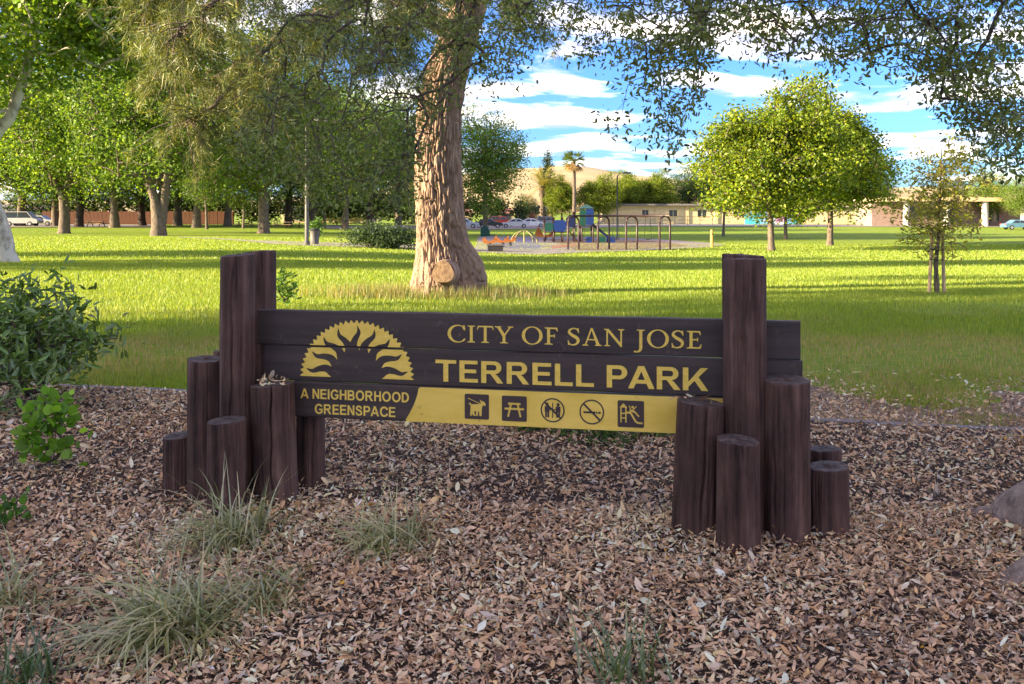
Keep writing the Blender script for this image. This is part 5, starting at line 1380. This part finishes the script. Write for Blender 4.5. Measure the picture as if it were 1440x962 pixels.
# mural wall and long cream wall
mm, nt, out = new_mat('mural_paint'); p_ = nt.nodes.new('ShaderNodeBsdfPrincipled'); tc = nt.nodes.new('ShaderNodeTexCoord'); no = nt.nodes.new('ShaderNodeTexNoise'); no.inputs['Scale'].default_value = .22; no.inputs['Detail'].default_value = 3
rp = nt.nodes.new('ShaderNodeValToRGB'); e = rp.color_ramp.elements; e[0].position = .34; e[0].color = (.05, .22, .50, 1); e[1].position = .68; e[1].color = (.50, .20, .45, 1)
for pos_, c_ in ((.45, (.06, .42, .52, 1)), (.55, (.20, .34, .66, 1)), (.60, (.55, .62, .70, 1))): e.new(pos_).color = c_
nt.links.new(tc.outputs['Object'], no.inputs['Vector']); nt.links.new(no.outputs['Fac'], rp.inputs[0]); nt.links.new(rp.outputs[0], p_.inputs['Base Color']); p_.inputs['Roughness'].default_value = .7; nt.links.new(p_.outputs[0], out.inputs[0])
a2, W2, k2 = frame_at(1044, 1116, 315.3); mw = empty('mural_wall', a2 + Vector((0, -2.2, 0))); tag(mw, 'wall painted with a blue and purple mural behind the bright trees', 'wall')
h2 = CAMH - (294 - HY) / k2 - a2.z
MB().box((W2 / 2, .2, h2 / 2), (W2, .4, h2)).build('wall', mm, mw); MB().box((W2 / 2, .2, h2 + .08), (W2 + .3, .6, .16)).build('coping', M['creamtrim'], mw)
a3, W3, k3 = frame_at(1117, 1236, 315.5); cw = empty('long_wall', a3); tag(cw, 'long plain cream wall right of the mural', 'building')
h3 = CAMH - (293 - HY) / k3 - a3.z; MB().box((W3 / 2, 4, h3 / 2), (W3, 8, h3)).build('wall', M['cream'], cw); MB().box((W3 / 2, 3.8, h3 + .15), (W3 + 1, 9, .3)).build('roof', M['roofgrey'], cw)
a4, W4, k4 = frame_at(1255, 1640, 319); br = empty('brick_building', a4 + Vector((0, 6, 0))); tag(br, 'low pinkish brick building with white columns at the far right', 'building')
h4 = CAMH - (283 - HY) / k4 - a4.z
MB().box((W4 / 2, 7, h4 / 2), (W4, 8, h4)).build('wall', M['brickpink'], br); MB().box((W4 / 2, 4.6, h4 + .35), (W4 + 1, 14, .7)).build('roof', M['creamtrim'], br)
for px in (1290, 1348, 1404, 1460, 1520): MB().tube([((px - 1255) / k4, -1.6, -.1), ((px - 1255) / k4, -1.6, h4)], .55, 14).build('column', M['white'], br, True)
for px in (1315, 1372, 1425, 1437): MB().box(((px - 1255) / k4, 2.95, h4 * .5), (1.6, .12, h4 * .62)).build('window', M['glass'], br)
def house(px0, px1, py, yeave, yridge, label, wall, roof, seed):
    a, W, k = frame_at(px0, px1, py); o = empty('house', a); tag(o, label, 'house', 'houses across the street')
    h = CAMH - (yeave - HY) / k - a.z; hr = CAMH - (yridge - HY) / k - a.z
    MB().box((W / 2, 4.5, h / 2), (W, 9, h)).build('wall', M[wall], o)
    mb = MB(); mb.add([(-.6, -.6, h), (W + .6, -.6, h), (W + .6, 9.6, h), (-.6, 9.6, h), (W * .12, 4.5, hr), (W * .88, 4.5, hr)], [(0, 1, 5, 4), (2, 3, 4, 5), (0, 4, 3), (1, 2, 5), (3, 2, 1, 0)]); r_ = mb.build('roof', M[roof], o)
    MB().box((W * .7, 5.2, hr + .1), (.7, .7, 1.4)).build('chimney', M['brickpink'], r_)
    for t in (.2, .72):
        w_ = MB().box((W * t, -.03, h * .55), (1.6, .08, 1.2)).build('window', M['glass'], o); MB().box((W * t, -.05, h * .55 - .68), (1.9, .16, .12)).build('sill', M['white'], w_)
    d_ = MB().box((W * .45, -.03, 1.05), (1.1, .08, 2.1)).build('door', M['roofred'], o); MB().box((W * .45 + .4, -.09, 1.05), (.06, .06, .16)).build('handle', M['black'], d_)
house(686, 722, 315, 300, 292, 'small pinkish house with a red brown roof behind the parked cars', 'brickpink', 'roofred', 1)
house(724, 778, 314.5, 298, 290, 'cream house with a grey roof left of the fan palm', 'cream', 'roofgrey', 2)
house(-30, 60, 314, 297, 287, 'pale house behind the trees at the far left edge', 'white', 'roofgrey', 3)
house(590, 660, 314, 299, 290, 'cream house mostly hidden behind the pine trunk', 'cream', 'roofred', 4)
house(395, 520, 313.5, 297, 287, 'cream house glimpsed between trunks behind the picnic tables', 'cream', 'roofgrey', 5)
# board fence behind the left trees: boards in bays between posts
a, W, k = frame_at(60, 330, 315.5); fn = empty('board_fence', a); tag(fn, 'red brown board fence behind the tree trunks on the left', 'fence')
nb = int(W / .62); bd = MB().box((0, 0, 1.0), (.60, .05, 2.0)).mesh('board'); bd.materials.append(M['fence'])
for i in range(nb):
    o = bpy.data.objects.new('board', bd); COL.objects.link(o); o.parent = fn; o.location = (i * .62 + .3, random.uniform(-.012, .012), random.uniform(-.03, .03))
for i in range(0, nb + 1, 4): MB().box((i * .62, .1, 1.05), (.12, .12, 2.2)).build('post', M['fence'], fn)
# metal railing before the school
a, W, k = frame_at(790, 1010, 316.5); rl = empty('railing', a); tag(rl, 'thin metal railing in front of the cream building', 'fence')
for i in range(0, int(W / 2.4) + 1): MB().box((i * 2.4, 0, .85), (.09, .09, 1.7)).build('post', M['pole'], rl)
for z in (.2, .95, 1.66): MB().box((W / 2, 0, z), (W, .05, .07)).build('rail', M['pole'], rl)
# far hedge closing the left side
hg = bush('hedge', 250, 316.3, 'dark hedge behind the trunks on the left', 700, 26, .6, 44, 2.6, .5, [(.025, .05, .018), (.045, .08, .02), (.08, .10, .03)], 97, 'leaf', KITE, 'hedge', zc=.55, ry=1.4)
hg.location.y += 9
hg2 = bush('hedge', 560, 316.3, 'dark hedge behind the pine and the juniper', 420, 26, .6, 24, 2.6, .5, [(.025, .05, .018), (.045, .08, .02)], 98, 'leaf', KITE, 'hedge', zc=.55, ry=1.4)
hg2.location.y += 9

# ------------------------------------------------------------------ parked cars
M['tyre'] = plain('tyre_rubber', (.02, .02, .02), .8); M['rim'] = plain('alloy_rim', (.45, .45, .46), .35, metal=.6)
M['headl'] = plain('headlight_lens', (.7, .7, .72), .2); M['taill'] = plain('tail_light_lens', (.5, .03, .02), .3)
def car(px, py, paint, label, kind='sedan', flip=False, name='parked_car', cat='car'):
    b, c = G3(px, py); o = empty(name, b, math.pi if flip else 0); tag(o, label, cat, 'cars parked along the far street')
    if kind == 'sedan': low = [(-2.2, .35), (-2.25, .75), (-2.1, .88), (-1.35, .95), (1.0, .95), (2.0, .80), (2.25, .62), (2.2, .33)]; cab = [(-1.5, .94), (-.85, 1.42), (.35, 1.44), (1.15, .94)]
    elif kind == 'van': low = [(-2.5, .4), (-2.5, 1.1), (1.7, 1.1), (2.3, .98), (2.45, .7), (2.4, .4)]; cab = [(-2.45, 1.09), (-2.35, 2.0), (.9, 2.0), (1.75, 1.09)]
    else: low = [(-2.2, .4), (-2.25, .95), (-2.1, 1.08), (1.05, 1.08), (2.05, .98), (2.25, .75), (2.2, .4)]; cab = [(-2.0, 1.07), (-1.75, 1.7), (.35, 1.72), (1.1, 1.07)]
    MB().prism(low, -.88, .88).build('body', paint, o)
    cb = MB(); n = len(cab); cb.add([(x, -.82 if z < 1.2 else -.66, z) for x, z in cab] + [(x, .82 if z < 1.2 else .66, z) for x, z in cab], [tuple(range(n)), tuple(range(2 * n - 1, n - 1, -1))] + [(i, i + n, (i + 1) % n + n, (i + 1) % n) for i in range(n)])
    cb.build('cabin', paint, o)
    zb, ztp = cab[0][1] + .06, cab[1][1] - .08
    for sy in (-1, 1):
        m = (cab[0][0] + cab[3][0]) / 2
        for x0, x1, i0, i1 in ((cab[0][0] + .2, m - .05, cab[1][0] + .08, m - .05), (m + .05, cab[3][0] - .2, m + .05, cab[2][0] - .06)):
            y0, y1 = sy * .835, sy * .69; MB().add([(x0, y0, zb), (x1, y0, zb), (i1, y1, ztp), (i0, y1, ztp)], [(0, 1, 2, 3)]).build('side_window', M['glass'], o)
        for x in (-1.4, 1.4):
            w = MB(); w.tube([(x, sy * .72, .33), (x, sy * .90, .33)], .33, 16).build('wheel', M['tyre'], o); MB().tube([(x, sy * .905, .33), (x, sy * .915, .33)], .19, 12).build('rim', M['rim'], o.children[-1])
        MB().box((2.18, sy * .65, .70), (.16, .3, .14)).build('headlight', M['headl'], o); MB().box((-2.2, sy * .65, .80), (.12, .3, .14)).build('tail_light', M['taill'], o)
def paint(n, c): return plain(n, c, .3, .05, 2, .1, .6)
car(652, 321, paint('pale_blue_paint', (.35, .42, .5)), 'pale blue car just right of the pine trunk')
car(687, 320.5, paint('dark_paint', (.03, .035, .04)), 'dark sedan left of the red vehicle')
car(707, 318.5, paint('red_paint', (.60, .045, .03)), 'bright red vehicle parked in front of the pinkish house', 'suv')
car(724, 320.5, paint('silver_paint', (.55, .56, .58)), 'silver sedan right of the red vehicle', flip=True)
car(748, 319.8, paint('white_paint_car', (.75, .75, .75)), 'white sedan right of the silver one')
car(771, 318.8, paint('grey_paint', (.22, .24, .26)), 'grey car partly hidden by the play structure', 'suv')
car(32, 318, paint('van_white', (.42, .42, .42)), 'white van under the trees at the far left', 'van', name='parked_van', cat='van')
car(57, 317.5, paint('pale_grey_paint', (.5, .52, .55)), 'pale grey car beside the white van at the far left')
car(1432, 323, paint('teal_paint', (.10, .22, .30)), 'blue grey car in front of the brick building columns')
